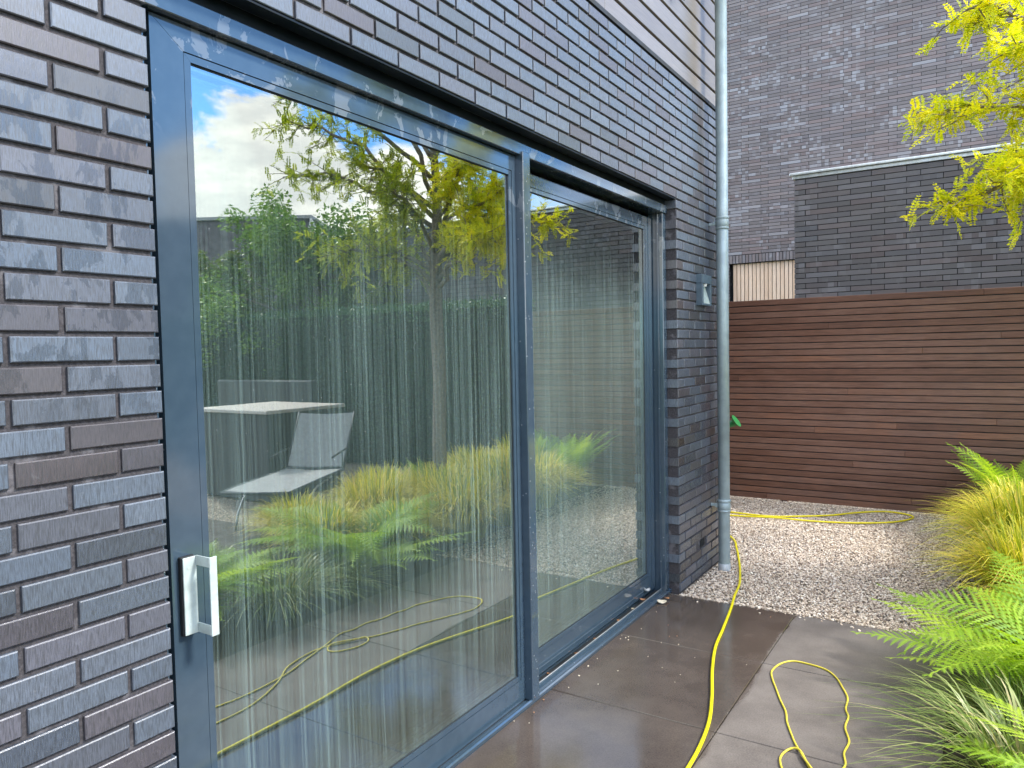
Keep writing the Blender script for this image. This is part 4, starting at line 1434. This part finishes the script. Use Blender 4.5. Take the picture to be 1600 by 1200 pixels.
# outdoor kitchen block with pale top (seen in the glass)
kit = empty('outdoor_counter', (5.15, 5.75, 0), 'dark garden counter with a pale stone top, mirrored behind the lounge chair', 'counter')
mb = MB()
mb.cbox(-0.55, 0.60, -0.5, 0.55, 0, 0.955, 0.01)
mb.obj('body', [M['rattan']], kit)
mb = MB()
mb.cbox(-0.60, 0.65, -0.55, 0.60, 0.956, 0.995, 0.006)
mb.obj('worktop', [M['top']], kit)
sof = empty('garden_bench', (6.6, 6.9, 0), 'long dark woven garden bench with high straight back, behind the counter', 'bench')
mb = MB()
mb.cbox(-0.5, 1.6, -0.3, 0.35, 0, 0.45, 0.02)
mb.obj('seat', [M['rattan']], sof)
mb = MB()
mb.cbox(-0.5, 1.6, 0.351, 0.48, 0, 1.22, 0.02)
mb.obj('backrest', [M['rattan']], sof)

# ------------------------------------------------------------------ hose and cord
def smooth_path(pts, n=10):
    pts = [np.array(p, float) for p in pts]
    P = [2 * pts[0] - pts[1]] + pts + [2 * pts[-1] - pts[-2]]
    out = []
    for i in range(1, len(P) - 2):
        p0, p1, p2, p3 = P[i - 1:i + 3]
        for k in range(n):
            t = k / n
            out.append(0.5 * ((2 * p1) + (-p0 + p2) * t + (2 * p0 - 5 * p1 + 4 * p2 - p3) * t * t + (-p0 + 3 * p1 - 3 * p2 + p3) * t ** 3))
    out.append(P[-2])
    return out

HR = 0.0078
g_ = -0.001
hose = [(0.75, -1.5, HR), (0.74, 0.2, HR), (0.72, 1.2, HR), (0.71, 1.78, HR), (0.70, 2.25, HR), (0.715, 2.62, HR), (0.685, 2.95, HR), (0.62, 3.22, HR), (0.535, 3.5, HR),
        (0.465, 3.78, HR), (0.425, 4.05, HR), (0.37, 4.40, HR), (0.33, 4.62, HR + 0.004), (0.285, 4.90, HR + g_), (0.20, 5.22, HR + g_), (0.13, 5.45, HR + g_),
        (0.03, 5.75, HR + g_), (-0.09, 6.05, HR + g_), (-0.40, 6.45, HR + g_), (-0.75, 6.75, HR + g_), (-0.85, 6.95, HR + g_), (-0.62, 7.03, HR + g_), (-0.38, 7.00, HR + g_), (-0.03, 6.985, HR + g_),
        (0.23, 7.11, HR + g_), (0.48, 7.29, HR + g_), (0.66, 7.50, HR + g_), (0.87, 7.66, HR + g_), (1.04, 7.64, HR + g_), (1.125, 7.51, HR + g_), (1.01, 7.27, HR + g_),
        (0.77, 7.09, HR + g_), (0.42, 6.97, HR + g_), (0.05, 6.90, HR + 0.010), (-0.34, 6.86, HR + g_), (-0.9, 6.84, HR + g_), (-1.6, 6.9, HR + g_)]
mb = MB()
mb.tube([tuple(p) for p in smooth_path(hose, 10)], HR, 12)
tag(mb.obj('garden_hose', [M['hose']], smooth=True), 'yellow garden hose running over the wet slabs, past the downpipe and looping on the gravel', 'hose')

cr_ = 0.0042
loop = [(1.25, 1.2, cr_), (1.17, 1.6, cr_), (1.09, 1.95, cr_), (1.05, 2.15, cr_), (1.06, 2.40, cr_), (1.12, 2.62, cr_), (1.17, 2.80, cr_), (1.212, 2.93, cr_), (1.196, 3.03, cr_), (1.200, 3.13, cr_),
        (1.170, 3.24, cr_), (1.168, 3.34, cr_), (1.148, 3.41, cr_), (1.140, 3.52, cr_), (1.103, 3.624, cr_), (1.06, 3.72, cr_), (1.003, 3.785, cr_),
        (0.92, 3.81, cr_), (0.845, 3.806, cr_), (0.80, 3.74, cr_), (0.785, 3.64, cr_), (0.805, 3.56, cr_), (0.845, 3.46, cr_), (0.885, 3.36, cr_), (0.93, 3.26, cr_), (0.955, 3.17, cr_),
        (0.99, 3.08, cr_), (1.025, 3.0, cr_), (1.075, 2.90, cr_ * 3), (1.13, 2.80, cr_ * 3), (1.10, 2.74, cr_), (1.04, 2.76, cr_), (0.995, 2.86, cr_), (1.005, 2.945, cr_), (1.045, 2.955, cr_ * 3), (1.095, 2.87, cr_), (1.16, 2.72, cr_),
        (1.13, 2.5, cr_), (1.02, 2.33, cr_), (0.94, 2.1, cr_), (0.95, 1.8, cr_), (1.0, 1.3, cr_)]
mb = MB()
mb.tube([tuple(p) for p in smooth_path(loop, 8)], cr_, 10)
tag(mb.obj('cord', [M['cord']], smooth=True), 'thin pale yellow cord laid in a long loop on the dry slabs', 'cord')

# ------------------------------------------------------------------ fallen petals and husks
def petal(name, loc, size, mt, label, cat, group, rot=0, curl=0.5):
    n = 7
    V = []; F = []
    r = random.Random(hash((round(loc[0], 3), round(loc[1], 3))) & 0xffff)
    for j in range(5):
        for i in range(n):
            u = i / (n - 1) * 2 - 1; v = j / 4 * 2 - 1
            w = math.sqrt(max(0, 1 - u * u)) * 0.6 + 0.04
            V.append((u * size, v * w * size, size * curl * (u * u * 0.6 + v * v * 0.35) + r.uniform(0, 0.05) * size))
    V2 = [(x, y, z - 0.0009) for x, y, z in V]
    for j in range(4):
        for i in range(n - 1):
            a = j * n + i
            F.append((a, a + 1, a + n + 1, a + n)); F.append((a + 35, a + n + 35, a + n + 36, a + 36))
    rim = [i for i in range(n)] + [n * j + n - 1 for j in range(1, 5)] + [4 * n + i for i in range(n - 2, -1, -1)] + [n * j for j in range(3, 0, -1)]
    for i in range(len(rim)):
        a, b = rim[i], rim[(i + 1) % len(rim)]
        F.append((b, a, a + 35, b + 35))
    o = link(name, new_mesh(name, np.array(V + V2), [np.array(F)], mt, True))
    o.location = loc; o.rotation_euler = (random.uniform(-0.3, 0.3), random.uniform(-0.3, 0.3), rot)
    return tag(o, label, cat, group)

GP = 'fallen petals and husks on the slabs and the track'
petal('fallen_petal', (-0.03, 4.30, 0.006), 0.030, M['petal'], 'large pale curled petal lying at the foot of the threshold', 'petal', GP, 0.4)
petal('fallen_petal', (-0.02, 4.36, 0.014), 0.020, M['petal_br'], 'orange-brown husk lying on the large pale petal by the threshold', 'husk', GP, 1.2)
petal('fallen_petal', (-0.128, 4.30, 0.060), 0.026, M['white'], 'white round petal stuck at the far corner of the track', 'petal', GP, 1.2, 0.9)
petal('fallen_petal', (-0.118, 4.21, 0.034), 0.018, M['petal_br'], 'brown husk in the track beside the white round petal', 'husk', GP, 0.1)
tr_spots = [(-0.126, 3.05), (-0.122, 3.33), (-0.124, 3.55), (-0.12, 3.86), (-0.126, 4.08)]
names = ['nearest the mullion', 'second from the mullion', 'midway along the track', 'past the middle of the track', 'near the far end of the track']
for (x, y), nm in zip(tr_spots, names):
    petal('fallen_petal', (x, y, 0.016), random.uniform(0.008, 0.014), random.choice([M['petal'], M['petal_br']]), 'small dry petal in the dark sliding track, ' + nm, 'petal', GP, random.uniform(0, 3))
for k in range(30):
    if k < 16:
        x, y = random.uniform(-0.045, 0.03), random.uniform(2.6, 4.45)
    else:
        x, y = random.uniform(0.05, 0.66), random.uniform(2.35, 4.4)
    petal('petal_crumb', (x, y, 0.002), random.uniform(0.0022, 0.0055), random.choice([M['petal'], M['petal'], M['petal_br']]),
          ('tiny petal crumb lying right against the foot of the door threshold' if k < 16 else 'tiny petal crumb lying out on the wet slabs beside the hose'), 'petal', ('petal crumbs along the threshold' if k < 16 else 'petal crumbs out on the wet slabs'), random.uniform(0, 3), 0.3)
